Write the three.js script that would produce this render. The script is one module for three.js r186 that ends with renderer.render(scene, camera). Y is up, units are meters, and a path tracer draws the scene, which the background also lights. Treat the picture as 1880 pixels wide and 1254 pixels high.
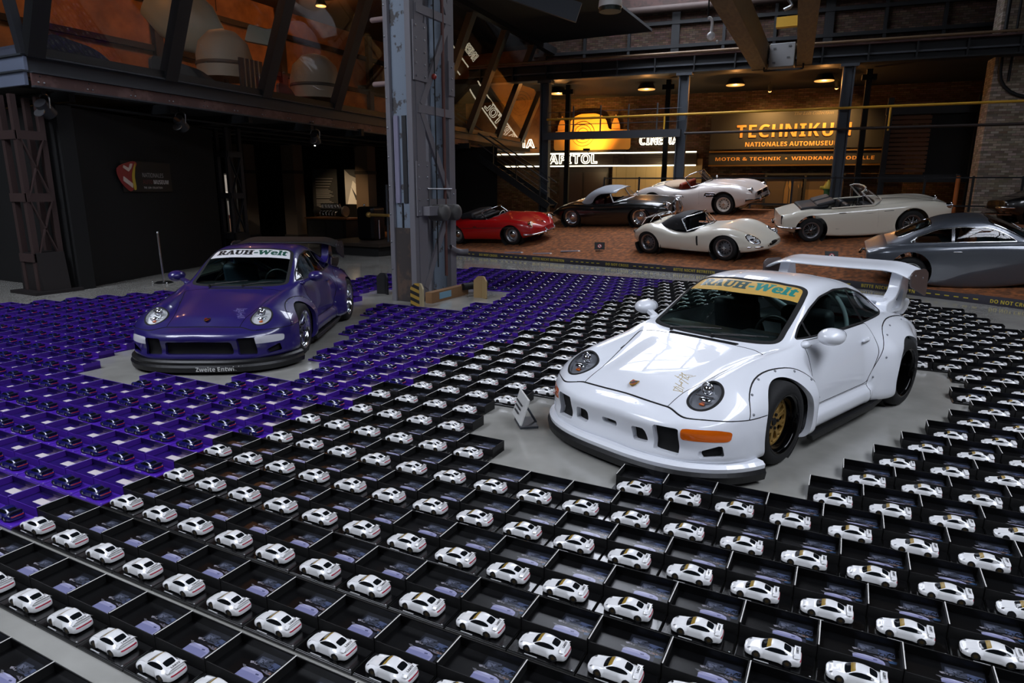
import * as THREE from 'three';
import { RoundedBoxGeometry } from 'three/addons/geometries/RoundedBoxGeometry.js';
import { mergeGeometries } from 'three/addons/utils/BufferGeometryUtils.js';
import { TextGeometry } from 'three/addons/geometries/TextGeometry.js';
import { FontLoader } from 'three/addons/loaders/FontLoader.js';
import { RectAreaLightUniformsLib } from 'three/addons/lights/RectAreaLightUniformsLib.js';

// ---------------------------------------------------------------- camera, light, exposure
RectAreaLightUniformsLib.init();
const scene = new THREE.Scene();
scene.background = new THREE.Color(0x000000);
const camera = new THREE.PerspectiveCamera(55.24, 1880 / 1254, 0.1, 120);
camera.position.set(0, 2.014, 0);
camera.rotation.order = 'YXZ';
camera.rotation.set(-0.2261, 0.472, 0.0053);
const renderer = new THREE.WebGLRenderer({ antialias: true });
renderer.toneMapping = THREE.LinearToneMapping;
renderer.toneMappingExposure = 1.08;
renderer.shadowMap.enabled = true;

// daylight through the glazed roof ridge, plus two unseen roof lights added as side fill
function areaLight(x, y, z, w, h, target, color, intensity) {
  const l = new THREE.RectAreaLight(color, intensity, w, h);
  l.position.set(x, y, z); scene.add(l); l.lookAt(...target); return l;
}
const RIDGE = { x0: -9.6, x1: -4.0, z0: -36, z1: -18, y: 12.2 };   // glazed ridge far ahead
const FILL_A = { x0: -13, x1: -8, z0: -2, z1: 9.5, y: 12.2 }, FILL_B = { x0: 5, x1: 9.5, z0: -10, z1: 8, y: 12.2 }; // unseen roof lights added left and right of the viewer as fill
for (const [r, i] of [[RIDGE, 6], [FILL_A, 13], [FILL_B, 7]])
  areaLight((r.x0 + r.x1) / 2, r.y - 0.2, (r.z0 + r.z1) / 2, r.x1 - r.x0 - 0.2, r.z1 - r.z0 - 0.2, [(r.x0 + r.x1) / 2, 0, (r.z0 + r.z1) / 2 - 0.001], 0xe8eefc, i);
// ---------------------------------------------------------------- helpers
const V3 = THREE.Vector3, PI = Math.PI;
const used = {};
function numbered(name) {
  const n = used[name] || 0; used[name] = n + 1;
  return n ? name + '_' + String(n).padStart(3, '0') : name;
}
let seed = 7;
function rnd() { seed = (seed * 1664525 + 1013904223) >>> 0; return seed / 4294967296; }
const lerp = (a, b, t) => a + (b - a) * t, clamp = (x, a, b) => Math.min(b, Math.max(a, x));
const sstep = (a, b, x) => { const t = clamp((x - a) / (b - a), 0, 1); return t * t * (3 - 2 * t); };
function shadow(o) { o.traverse(c => { if (c.isMesh) { c.castShadow = true; c.receiveShadow = true; } }); return o; }
function thing(name, label, category, pos = [0, 0, 0], turn = 0, group) {
  const o = new THREE.Group(); o.name = numbered(name); scene.add(o);
  o.position.set(...pos); o.rotation.y = turn; o.userData = { label, category };
  if (group) o.userData.group = group;
  return o;
}
function struct(name, geo, mat, parent) {
  const m = new THREE.Mesh(Array.isArray(geo) ? merge(geo) : geo, mat); m.name = parent ? name : numbered(name);
  (parent || scene).add(m); m.castShadow = m.receiveShadow = true;
  if (!parent) m.userData.kind = 'structure';
  return m;
}
function part(name, geo, mat, parent, label) {
  const m = new THREE.Mesh(Array.isArray(geo) ? merge(geo) : geo, mat); m.name = name; parent.add(m);
  m.castShadow = m.receiveShadow = true;
  if (label) m.userData.label = label;
  return m;
}
function solo(name, geo, mat, label, category, group) {
  const m = new THREE.Mesh(Array.isArray(geo) ? merge(geo) : geo, mat); m.name = numbered(name); scene.add(m);
  m.castShadow = m.receiveShadow = true; m.userData = { label, category };
  if (group) m.userData.group = group;
  return m;
}
function merge(list) {
  const gs = list.map(g => {
    let q = g.index ? g.toNonIndexed() : g.clone();
    for (const k of Object.keys(q.attributes)) if (!['position', 'normal', 'uv'].includes(k)) q.deleteAttribute(k);
    if (!q.attributes.uv) q.setAttribute('uv', new THREE.BufferAttribute(new Float32Array(q.attributes.position.count * 2), 2));
    return q;
  });
  return mergeGeometries(gs);
}
function at(g, x = 0, y = 0, z = 0, rx = 0, ry = 0, rz = 0) {
  g.applyMatrix4(new THREE.Matrix4().compose(new V3(x, y, z), new THREE.Quaternion().setFromEuler(new THREE.Euler(rx, ry, rz, 'YXZ')), new V3(1, 1, 1)));
  return g;
}
// box with uv in metres
function box(w, h, d, x = 0, y = 0, z = 0, rx = 0, ry = 0, rz = 0) {
  const g = new THREE.BoxGeometry(w, h, d), n = g.attributes.normal, p = g.attributes.position, u = g.attributes.uv;
  for (let i = 0; i < p.count; i++) {
    const ax = Math.abs(n.getX(i)), ay = Math.abs(n.getY(i));
    if (ax > 0.5) u.setXY(i, p.getZ(i), p.getY(i)); else if (ay > 0.5) u.setXY(i, p.getX(i), p.getZ(i)); else u.setXY(i, p.getX(i), p.getY(i));
  }
  return at(g, x, y, z, rx, ry, rz);
}
function rbox(w, h, d, r, x = 0, y = 0, z = 0, rx = 0, ry = 0, rz = 0, seg = 2) { return at(new RoundedBoxGeometry(w, h, d, seg, r), x, y, z, rx, ry, rz); }
function cyl(r0, r1, h, x = 0, y = 0, z = 0, rx = 0, ry = 0, rz = 0, n = 16) { return at(new THREE.CylinderGeometry(r1, r0, h, n), x, y, z, rx, ry, rz); }
// bar of rectangular section between two points
function bar(a, b, w, h, up = [0, 1, 0]) {
  const A = new V3(...a), B = new V3(...b), d = B.clone().sub(A), L = d.length();
  const g = box(w, h, L);
  const m = new THREE.Matrix4().lookAt(B, A, new V3(...up)); m.setPosition(A.add(B).multiplyScalar(0.5));
  return g.applyMatrix4(m);
}
function rod(a, b, r, n = 8) {
  const A = new V3(...a), B = new V3(...b), d = B.clone().sub(A), L = d.length();
  const g = new THREE.CylinderGeometry(r, r, L, n);
  g.applyQuaternion(new THREE.Quaternion().setFromUnitVectors(new V3(0, 1, 0), d.normalize()));
  return g.translate((a[0] + b[0]) / 2, (a[1] + b[1]) / 2, (a[2] + b[2]) / 2);
}
function tube(pts, r, n = 40, m = 8, closed = false) {
  return new THREE.TubeGeometry(new THREE.CatmullRomCurve3(pts.map(p => new V3(...p)), closed, 'centripetal'), n, r, m, closed);
}
function ext(pts, depth, bevel = 0, holes = []) {
  const s = new THREE.Shape(pts.map(p => new THREE.Vector2(...p)));
  for (const h of holes) s.holes.push(new THREE.Path(h.map(p => new THREE.Vector2(...p))));
  return new THREE.ExtrudeGeometry(s, { depth, bevelEnabled: bevel > 0, bevelSize: bevel, bevelThickness: bevel, bevelSegments: 2 });
}
function lathe(pts, n = 32) { return new THREE.LatheGeometry(pts.map(p => new THREE.Vector2(...p)), n); }
function ball(r, x = 0, y = 0, z = 0, sx = 1, sy = 1, sz = 1, n = 16) { return new THREE.SphereGeometry(r, n, Math.max(6, n * 0.6 | 0)).scale(sx, sy, sz).translate(x, y, z); }

// materials
function std(color, roughness = 0.6, metalness = 0, more = {}) { return new THREE.MeshStandardMaterial({ color, roughness, metalness, ...more }); }
function phys(color, o = {}) { return new THREE.MeshPhysicalMaterial({ color, ...o }); }
function canvasTex(w, h, draw, rep) {
  const c = document.createElement('canvas'); c.width = w; c.height = h; draw(c.getContext('2d'), w, h);
  const t = new THREE.CanvasTexture(c); t.colorSpace = THREE.SRGBColorSpace; t.anisotropy = 8;
  if (rep) { t.wrapS = t.wrapT = THREE.RepeatWrapping; t.repeat.set(rep, rep); }
  return t;
}
// tiling value noise (several octaves), 0..1
function noiseField(n, cells, oct, s) {
  const out = new Float32Array(n * n); let amp = 1, tot = 0, st = s >>> 0;
  const r = () => { st = (st * 1664525 + 1013904223) >>> 0; return st / 4294967296; };
  for (let o = 0; o < oct; o++) {
    const m = cells << o, g = new Float32Array(m * m); for (let i = 0; i < m * m; i++) g[i] = r();
    for (let y = 0; y < n; y++) for (let x = 0; x < n; x++) {
      const fx = x / n * m, fy = y / n * m, ix = fx | 0, iy = fy | 0, tx = sstep(0, 1, fx - ix), ty = sstep(0, 1, fy - iy);
      const a = g[iy * m + ix], b = g[iy * m + (ix + 1) % m], c = g[(iy + 1) % m * m + ix], d = g[(iy + 1) % m * m + (ix + 1) % m];
      out[y * n + x] += amp * lerp(lerp(a, b, tx), lerp(c, d, tx), ty);
    }
    tot += amp; amp *= 0.55;
  }
  for (let i = 0; i < n * n; i++) out[i] /= tot;
  return out;
}
function dataTex(n, f, srgb, rep = 1) {
  const d = new Uint8Array(n * n * 4);
  for (let i = 0; i < n * n; i++) { const c = f(i % n, i / n | 0, i); d[i * 4] = clamp(c[0], 0, 255); d[i * 4 + 1] = clamp(c[1], 0, 255); d[i * 4 + 2] = clamp(c[2], 0, 255); d[i * 4 + 3] = 255; }
  const t = new THREE.DataTexture(d, n, n); t.wrapS = t.wrapT = THREE.RepeatWrapping; t.magFilter = THREE.LinearFilter; t.minFilter = THREE.LinearMipmapLinearFilter; t.generateMipmaps = true;
  if (srgb) t.colorSpace = THREE.SRGBColorSpace; t.repeat.set(rep, rep); t.needsUpdate = true; return t;
}
const NZ = noiseField(256, 6, 5, 11), NZ2 = noiseField(256, 24, 3, 23);
const M = {
  rubber: std(0x0c0c0d, .8), trim: std(0x08080a, .45), dark: std(0x050506, .7), matte: std(0x0a0a0b, .9),
  chrome: std(0xd8dade, .12, 1), steel: std(0x9a9ca0, .35, 1), gold: std(0xb08c4c, .4, .5),
  glass: phys(0xcfe3df, { transmission: 1, roughness: 0, thickness: 0, ior: 1.5 }), clear: phys(0xffffff, { transmission: 1, roughness: 0, thickness: 0, ior: 1.45 }),
  amber: phys(0xd4600a, { roughness: .15, clearcoat: 1 }), red: phys(0x9a0c1c, { roughness: .2, clearcoat: 1 }),
  leather: std(0x16171b, .55), grey: std(0x70747a, .5), lamp: std(0xe2e4e6, .25, .35), lampDark: std(0x85888e, .3, .25),
};
const FONT = await new FontLoader().loadAsync('fonts/droid/droid_sans_bold.typeface.json');
// ---------------------------------------------------------------- lofted car skins that can be cut along any line
// A net is rows of [x, [z,y,dx?] ...]: sections of the right half from the centre of the top to the centre of the underside.
function hermite(P, t, T) {            // P: list of arrays, t: knots, T: samples -> values (non-uniform Catmull-Rom)
  const n = P.length, dim = P[0].length, M = [];
  for (let i = 0; i < n; i++) {
    const m = [];
    for (let c = 0; c < dim; c++) {
      if (i === 0) m.push((P[1][c] - P[0][c]) / (t[1] - t[0]));
      else if (i === n - 1) m.push((P[n - 1][c] - P[n - 2][c]) / (t[n - 1] - t[n - 2]));
      else {
        const h0 = t[i] - t[i - 1], h1 = t[i + 1] - t[i], d0 = (P[i][c] - P[i - 1][c]) / h0, d1 = (P[i + 1][c] - P[i][c]) / h1;
        m.push((d0 * h1 + d1 * h0) / (h0 + h1));
      }
    }
    M.push(m);
  }
  return T.map(u => {
    let i = 0; while (i < n - 2 && u > t[i + 1]) i++;
    const h = t[i + 1] - t[i], s = (u - t[i]) / h, s2 = s * s, s3 = s2 * s, o = [];
    for (let c = 0; c < dim; c++) o.push((2 * s3 - 3 * s2 + 1) * P[i][c] + (s3 - 2 * s2 + s) * h * M[i][c] + (-2 * s3 + 3 * s2) * P[i + 1][c] + (s3 - s2) * h * M[i + 1][c]);
    return o;
  });
}
function knots(list) {                 // averaged square-root chord lengths
  const n = list[0].length, t = [0];
  for (let i = 1; i < n; i++) { let s = 0; for (const L of list) s += Math.sqrt(Math.hypot(...L[i].map((v, c) => v - L[i - 1][c])) + 1e-4); t.push(t[i - 1] + s / list.length); }
  return t;
}
class Skin {
  // step: target cell size (m); deform(p) may push points about
  constructor(net, step, deform, vmin = 2) {
    const rows = net.map(([x, ...q]) => q.map(([z, y, dx = 0]) => [x + dx, y, z]));
    const K = rows[0].length, cols = [];
    for (let k = 0; k < K; k++) cols.push(rows.map(r => r[k]));
    const tu = knots(cols), U = [];
    for (let i = 0; i < rows.length - 1; i++) {
      let len = 0; for (let k = 0; k < K; k++) len = Math.max(len, Math.hypot(...rows[i + 1][k].map((v, c) => v - rows[i][k][c])));
      const n = Math.max(vmin, Math.round(len / step)); for (let j = 0; j < n; j++) U.push(lerp(tu[i], tu[i + 1], j / n));
    }
    U.push(tu[tu.length - 1]);
    const fine = cols.map(c => hermite(c, tu, U)); // fine[k][u]
    const full = u => { const o = []; for (let k = K - 1; k > 0; k--) { const p = fine[k][u]; o.push([p[0], p[1], -p[2]]); } for (let k = 0; k < K; k++) o.push(fine[k][u]); return o; };
    const secs = U.map((_, u) => full(u)), F = 2 * K - 1;
    const tv = knots(secs.filter((_, i) => i % 3 === 0)), VV = [], VK = [];
    for (let i = 0; i < F - 1; i++) {
      let len = 0; for (const s of secs) len = Math.max(len, Math.hypot(...s[i + 1].map((v, c) => v - s[i][c])));
      const n = Math.max(1, Math.round(len / step)); for (let j = 0; j < n; j++) { VV.push(lerp(tv[i], tv[i + 1], j / n)); VK.push(i + j / n - (K - 1)); }
    }
    VV.push(tv[F - 1]); VK.push(K - 1);
    this.d = []; const W = VV.length, H = U.length; this.W = W; this.H = H;
    const G = secs.map(s => hermite(s, tv, VV));
    if (deform) for (const r of G) for (let j = 0; j < W; j++) { const p = r[j]; const q = deform(p[0], p[1], Math.abs(p[2]), Math.abs(VK[j])); r[j] = [q[0], q[1], q[2] * Math.sign(p[2] || 1) * (p[2] === 0 ? 0 : 1)]; }
    for (let i = 0; i < H; i++) for (let j = 0; j < W; j++) {
      const a = G[Math.max(0, i - 1)][j], b = G[Math.min(H - 1, i + 1)][j], c = G[i][Math.max(0, j - 1)], e = G[i][Math.min(W - 1, j + 1)];
      const ux = b[0] - a[0], uy = b[1] - a[1], uz = b[2] - a[2], vx = e[0] - c[0], vy = e[1] - c[1], vz = e[2] - c[2];
      let nx = uy * vz - uz * vy, ny = uz * vx - ux * vz, nz = ux * vy - uy * vx, L = Math.hypot(nx, ny, nz);
      if (L < 1e-9) { nx = Math.sign(G[i][j][0]); ny = 0; nz = 0; L = 1; }
      this.d.push([G[i][j][0], G[i][j][1], G[i][j][2], nx / L, ny / L, nz / L, VK[j]]);
    }
    this.sgn = 1; // fix orientation: top centre must look up
    const mid = this.d[Math.floor(H / 2) * W + Math.floor(W / 2)];
    if (mid[4] < 0) { this.sgn = -1; for (const p of this.d) { if (Math.hypot(p[3], p[4], p[5]) > 0) { p[3] *= -1; p[4] *= -1; p[5] *= -1; } } }
    for (let i = 0; i < H; i += H - 1) for (let j = 0; j < W; j++) { const p = this.d[i * W + j], q = this.d[(i ? i - 1 : 1) * W + j]; if (Math.abs(p[2]) < 1e-6) { const L = Math.hypot(q[3], q[4]) || 1; p[3] = q[3] / L; p[4] = q[4] / L; p[5] = 0; } }
    this.tris = [];
    for (let i = 0; i < H - 1; i++) for (let j = 0; j < W - 1; j++) {
      const a = i * W + j, b = a + 1, c = a + W, e = c + 1;
      const area = (p, q, r) => { const P = this.d[p], Q = this.d[q], R = this.d[r]; return Math.hypot((Q[1] - P[1]) * (R[2] - P[2]) - (Q[2] - P[2]) * (R[1] - P[1]), (Q[2] - P[2]) * (R[0] - P[0]) - (Q[0] - P[0]) * (R[2] - P[2]), (Q[0] - P[0]) * (R[1] - P[1]) - (Q[1] - P[1]) * (R[0] - P[0])); };
      const put = (p, q, r) => { if (area(p, q, r) > 1e-9) this.tris.push(this.sgn > 0 ? [p, q, r] : [p, r, q]); };
      put(a, c, b); put(b, c, e);
    }
    // fix winding against normals
    const t0 = this.tris[this.tris.length >> 1], [A, B, C] = t0.map(i => this.d[i]);
    const wx = (B[1] - A[1]) * (C[2] - A[2]) - (B[2] - A[2]) * (C[1] - A[1]), wy = (B[2] - A[2]) * (C[0] - A[0]) - (B[0] - A[0]) * (C[2] - A[2]), wz = (B[0] - A[0]) * (C[1] - A[1]) - (B[1] - A[1]) * (C[0] - A[0]);
    if (wx * A[3] + wy * A[4] + wz * A[5] < 0) for (const t of this.tris) [t[1], t[2]] = [t[2], t[1]];
  }
  // split triangles by the sign of f(x,y,z,v); returns [inside, outside, edges]
  split(tris, f) {
    const val = new Map(), cut = new Map(), d = this.d, inn = [], out = [], edges = [];
    const g = i => { let v = val.get(i); if (v === undefined) { const p = d[i]; v = f(p[0], p[1], p[2], p[6]); if (Math.abs(v) < 1e-7) v = 1e-7; val.set(i, v); } return v; };
    const mid = (a, b) => {
      const k = a < b ? a + '_' + b : b + '_' + a; let m = cut.get(k);
      if (m === undefined) {
        const fa = g(a), fb = g(b), t = fa / (fa - fb), A = d[a], B = d[b], q = A.map((v, c) => v + (B[c] - v) * t), L = Math.hypot(q[3], q[4], q[5]) || 1;
        q[3] /= L; q[4] /= L; q[5] /= L; m = d.length; d.push(q); val.set(m, 0); cut.set(k, m);
      }
      return m;
    };
    for (const t of tris) {
      const s = t.map(i => g(i) < 0), n = s[0] + s[1] + s[2];
      if (n === 3) inn.push(t); else if (n === 0) out.push(t);
      else {
        const k = n === 1 ? s.indexOf(true) : s.indexOf(false), a = t[k], b = t[(k + 1) % 3], c = t[(k + 2) % 3], p = mid(a, b), q = mid(a, c);
        const one = n === 1 ? inn : out, two = n === 1 ? out : inn;
        one.push([a, p, q]); two.push([p, b, c]); two.push([p, c, q]);
        edges.push(n === 1 ? [p, q] : [q, p]);
      }
    }
    return [inn, out, edges];
  }
  geo(tris, off = 0, uvf) {
    const map = new Map(), pos = [], nor = [], uv = [], idx = [];
    for (const t of tris) for (const i of t) {
      let m = map.get(i);
      if (m === undefined) {
        m = map.size; map.set(i, m); const p = this.d[i];
        pos.push(p[0] + p[3] * off, p[1] + p[4] * off, p[2] + p[5] * off); nor.push(p[3], p[4], p[5]);
        if (uvf) uv.push(...uvf(p[0], p[1], p[2])); else uv.push(p[0], p[2] + p[1]);
      }
      idx.push(m);
    }
    const g = new THREE.BufferGeometry();
    g.setAttribute('position', new THREE.Float32BufferAttribute(pos, 3)); g.setAttribute('normal', new THREE.Float32BufferAttribute(nor, 3)); g.setAttribute('uv', new THREE.Float32BufferAttribute(uv, 2)); g.setIndex(idx);
    return g;
  }
  // inward return of a cut edge
  wall(edges, depth, dir) {
    const pos = [], idx = [];
    for (const [a, b] of edges) {
      const A = this.d[a], B = this.d[b], n = pos.length / 3, o = p => dir ? [p[0] + dir[0] * depth, p[1] + dir[1] * depth, p[2] + dir[2] * depth * Math.sign(p[2] || 1)] : [p[0] - p[3] * depth, p[1] - p[4] * depth, p[2] - p[5] * depth];
      pos.push(A[0], A[1], A[2], B[0], B[1], B[2], ...o(B), ...o(A)); idx.push(n, n + 2, n + 1, n, n + 3, n + 2);
    }
    const g = new THREE.BufferGeometry(); g.setAttribute('position', new THREE.Float32BufferAttribute(pos, 3)); g.setIndex(idx);
    const q = g.toNonIndexed(); q.computeVertexNormals(); return q;
  }
  // raised strip along a cut edge (rubber seal, chrome trim)
  strip(edges, w, h, base = 0.0005) {
    const tan = new Map(), pos = [], idx = [];
    const add = (i, t) => { const m = tan.get(i); if (m) { m[0] += t[0]; m[1] += t[1]; m[2] += t[2]; } else tan.set(i, t); };
    for (const [a, b] of edges) { const A = this.d[a], B = this.d[b], t = [B[0] - A[0], B[1] - A[1], B[2] - A[2]]; if (Math.hypot(...t) < 1e-6) continue; add(a, [...t]); add(b, [...t]); }
    const vid = new Map();
    const ring = i => {
      let m = vid.get(i); if (m !== undefined) return m; m = pos.length / 3; vid.set(i, m);
      const p = this.d[i], t = tan.get(i), bx = p[4] * t[2] - p[5] * t[1], by = p[5] * t[0] - p[3] * t[2], bz = p[3] * t[1] - p[4] * t[0], L = Math.hypot(bx, by, bz) || 1;
      for (const [s, l] of [[-1, base], [-0.6, h], [0.6, h], [1, base]]) pos.push(p[0] + bx / L * w * s + p[3] * l, p[1] + by / L * w * s + p[4] * l, p[2] + bz / L * w * s + p[5] * l);
      return m;
    };
    for (const [a, b] of edges) { if (!tan.has(a) || !tan.has(b)) continue; const p = ring(a), q = ring(b); for (let k = 0; k < 3; k++) idx.push(p + k, p + k + 1, q + k, q + k, p + k + 1, q + k + 1); }
    const g = new THREE.BufferGeometry(); g.setAttribute('position', new THREE.Float32BufferAttribute(pos, 3)); g.setIndex(idx); g.computeVertexNormals(); return g;
  }
}
// signed distance to a polygon (negative inside)
function sd(poly) {
  const n = poly.length;
  return (x, y) => {
    let d = 1e9, c = false;
    for (let i = 0, j = n - 1; i < n; j = i++) {
      const ax = poly[i][0], ay = poly[i][1], bx = poly[j][0], by = poly[j][1], ex = bx - ax, ey = by - ay, wx = x - ax, wy = y - ay, t = clamp((wx * ex + wy * ey) / (ex * ex + ey * ey), 0, 1);
      d = Math.min(d, (wx - ex * t) ** 2 + (wy - ey * t) ** 2);
      if ((ay > y) !== (by > y) && x < (bx - ax) * (y - ay) / (by - ay) + ax) c = !c;
    }
    return c ? -Math.sqrt(d) : Math.sqrt(d);
  };
}
function smooth(poly, n = 6) { // closed Catmull-Rom outline
  const c = new THREE.CatmullRomCurve3(poly.map(p => new V3(p[0], p[1], 0)), true, 'centripetal'); return c.getPoints(poly.length * n).slice(0, -1).map(p => [p.x, p.y]);
}
function round(poly, r, n = 4) { // polygon with rounded corners
  const o = [], m = poly.length;
  for (let i = 0; i < m; i++) {
    const p = poly[i], a = poly[(i + m - 1) % m], b = poly[(i + 1) % m], la = Math.hypot(a[0] - p[0], a[1] - p[1]), lb = Math.hypot(b[0] - p[0], b[1] - p[1]), q = Math.min(p[2] ?? r, la * 0.45, lb * 0.45);
    const A = [p[0] + (a[0] - p[0]) * q / la, p[1] + (a[1] - p[1]) * q / la], B = [p[0] + (b[0] - p[0]) * q / lb, p[1] + (b[1] - p[1]) * q / lb];
    for (let k = 0; k <= n; k++) { const t = k / n; o.push([(1 - t) ** 2 * A[0] + 2 * t * (1 - t) * p[0] + t * t * B[0], (1 - t) ** 2 * A[1] + 2 * t * (1 - t) * p[1] + t * t * B[1]]); }
  }
  return o;
}
// strip swept along a plan path: path [[x,z]...], section [[out,y]...] closed
function sweepPlan(path, sec, flipUp) {
  const n = path.length, pos = [], idx = [], m = sec.length;
  for (let i = 0; i < n; i++) {
    const a = path[Math.max(0, i - 1)], b = path[Math.min(n - 1, i + 1)], dx = b[0] - a[0], dz = b[1] - a[1], L = Math.hypot(dx, dz), ox = dz / L, oz = -dx / L;
    const S = typeof sec[0] === 'function' ? sec.map(f => f(i / (n - 1))) : sec;
    for (const [o, y] of S) pos.push(path[i][0] + ox * o, y, path[i][1] + oz * o);
  }
  for (let i = 0; i < n - 1; i++) for (let k = 0; k < m; k++) { const a = i * m + k, b = i * m + (k + 1) % m, c = a + m, e = b + m; idx.push(a, b, c, b, e, c); }
  for (let k = 1; k < m - 1; k++) { idx.push(0, k + 1, k); const q = (n - 1) * m; idx.push(q, q + k, q + k + 1); }
  const g = new THREE.BufferGeometry(); g.setAttribute('position', new THREE.Float32BufferAttribute(pos, 3)); g.setIndex(flipUp ? idx.reverse() : idx);
  const q = g.toNonIndexed(); q.computeVertexNormals(); return q;
}
// ---------------------------------------------------------------- the hall (X right along the rows of boxes, Y away, H up)
const w = (X, Y, H) => [X, H, -Y];
const concrete = std(0xffffff, .22, 0, {
  map: dataTex(256, (x, y, i) => { const n = NZ[i] * .7 + NZ2[i] * .3, v = 146 + (n - .5) * 60; return [v + 1, v, v - 6]; }, true, .22),
  roughnessMap: dataTex(256, (x, y, i) => { const v = 150 + (NZ[(i * 7) % 65536] - .5) * 120; return [v, v, v]; }, false, .3) });
const brickTex = (base, vary, mortar, s) => canvasTex(512, 512, (c) => {
  let st = s; const r = () => { st = (st * 1664525 + 1013904223) >>> 0; return st / 4294967296; };
  c.fillStyle = mortar; c.fillRect(0, 0, 512, 512);
  for (let j = 0; j < 24; j++) for (let i = -1; i < 9; i++) { const k = r(), b = base.map((v, q) => clamp(v + (k - .5) * vary + (r() - .5) * 10, 0, 255) | 0); c.fillStyle = `rgb(${b})`; c.fillRect(i * 64 + (j % 2) * 32 + 2, j * 21.33 + 2, 60, 18); }
});
function brickMat(base, vary, mortar, s) { const t = brickTex(base, vary, mortar, s); t.wrapS = t.wrapT = THREE.RepeatWrapping; t.repeat.set(.5, .5); return std(0xffffff, .95, 0, { map: t, bumpMap: t, bumpScale: .008 }); }
const brickDark = brickMat([66, 48, 38], 34, '#1c1815', 5), brickPale = brickMat([140, 126, 112], 60, '#6b6054', 9);
const rustTex = (a, b) => dataTex(256, (x, y, i) => { const t = sstep(.42, .62, NZ[i] * .65 + NZ2[i] * .35); return [0, 1, 2].map(k => lerp(a[k], b[k], t)); }, true, .5);
const steelDark = std(0x15171a, .6, .3), steelBlue = std(0x3e444c, .55, .3), steelGrey = std(0x3c4046, .55, .3), black = std(0x060606, .85), blackWall = std(0x030303, .95);
const rustPlate = std(0xffffff, .6, .2, { map: rustTex([86, 62, 60], [110, 84, 80]) });
const wood = std(0xffffff, .75, 0, { map: dataTex(256, (x, y, i) => { const g = NZ[(y * 256 + (x * 5) % 256)] * .6 + NZ2[i] * .25, v = .72 + g * .5; return [112 * v, 92 * v, 62 * v]; }, true, .6) });
const warmWall = std(0xffffff, .85, 0, { map: dataTex(256, (x, y, i) => { const v = .75 + NZ[i] * .5; return [150 * v, 100 * v, 56 * v]; }, true, .4) });
const roofMat = std(0x0e0d0d, .95), cream = std(0x9c8560, .8), lampGlow = (c, i) => std(0x111111, .6, 0, { emissive: new THREE.Color(c), emissiveIntensity: i });
const yellowPaint = std(0xc79a2a, .5);

struct('floor', box(62, .2, 60, -7, -.1, -14), concrete);
// roof with the glazed ridge, outer walls
{
  // roof built as cells round the ridge opening and the two added fill openings
  const xs = [-38, FILL_A.x0, RIDGE.x0, FILL_A.x1, RIDGE.x1, FILL_B.x0, FILL_B.x1, 24].sort((p, q) => p - q), zs = [-44, RIDGE.z0, RIDGE.z1, FILL_B.z0, FILL_A.z0, FILL_B.z1, FILL_A.z1, 16].sort((p, q) => p - q), inside = (x, z) => [RIDGE, FILL_A, FILL_B].some(r => x > r.x0 && x < r.x1 && z > r.z0 && z < r.z1), roof = [];
  for (let i = 0; i < xs.length - 1; i++) for (let k = 0; k < zs.length - 1; k++) { const x = (xs[i] + xs[i + 1]) / 2, z = (zs[k] + zs[k + 1]) / 2; if (!inside(x, z)) roof.push(box(xs[i + 1] - xs[i], .3, zs[k + 1] - zs[k], x, RIDGE.y + .15, z)); }
  struct('ceiling', roof, roofMat);
  const sky = std(0xdfe6f2, .8, 0, { emissive: new THREE.Color(0xe8eefc), emissiveIntensity: 4.5 });
  [RIDGE, FILL_A, FILL_B].forEach((r, n) => {
    const cx = (r.x0 + r.x1) / 2, cz = (r.z0 + r.z1) / 2, win = struct('window_' + (20 + n), box(r.x1 - r.x0, .04, r.z1 - r.z0, cx, r.y + .05, cz), sky);  // besides the ridge, the two other panes are added for fill light
    for (let z = r.z0; z <= r.z1; z += (r.z1 - r.z0) / 10) part('glazing_bar', box(r.x1 - r.x0, .14, .14, cx, r.y - .32, z), steelDark, win);
    for (const t of [.01, .33, .67, .99]) part('glazing_rail', box(.12, .16, r.z1 - r.z0, lerp(r.x0, r.x1, t), r.y - .32, cz), steelDark, win);
  });
  struct('wall_left', box(.4, 12.6, 60, -37.8, 6.2, -14), brickDark); struct('wall_right', box(.4, 12.6, 60, 23.8, 6.2, -14), brickDark);
  struct('wall_front', box(62, 12.6, .4, -7, 6.2, 15.8), brickDark); struct('wall_back', box(62, 12.6, .4, -7, 6.2, -43.8), blackWall);
}
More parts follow.
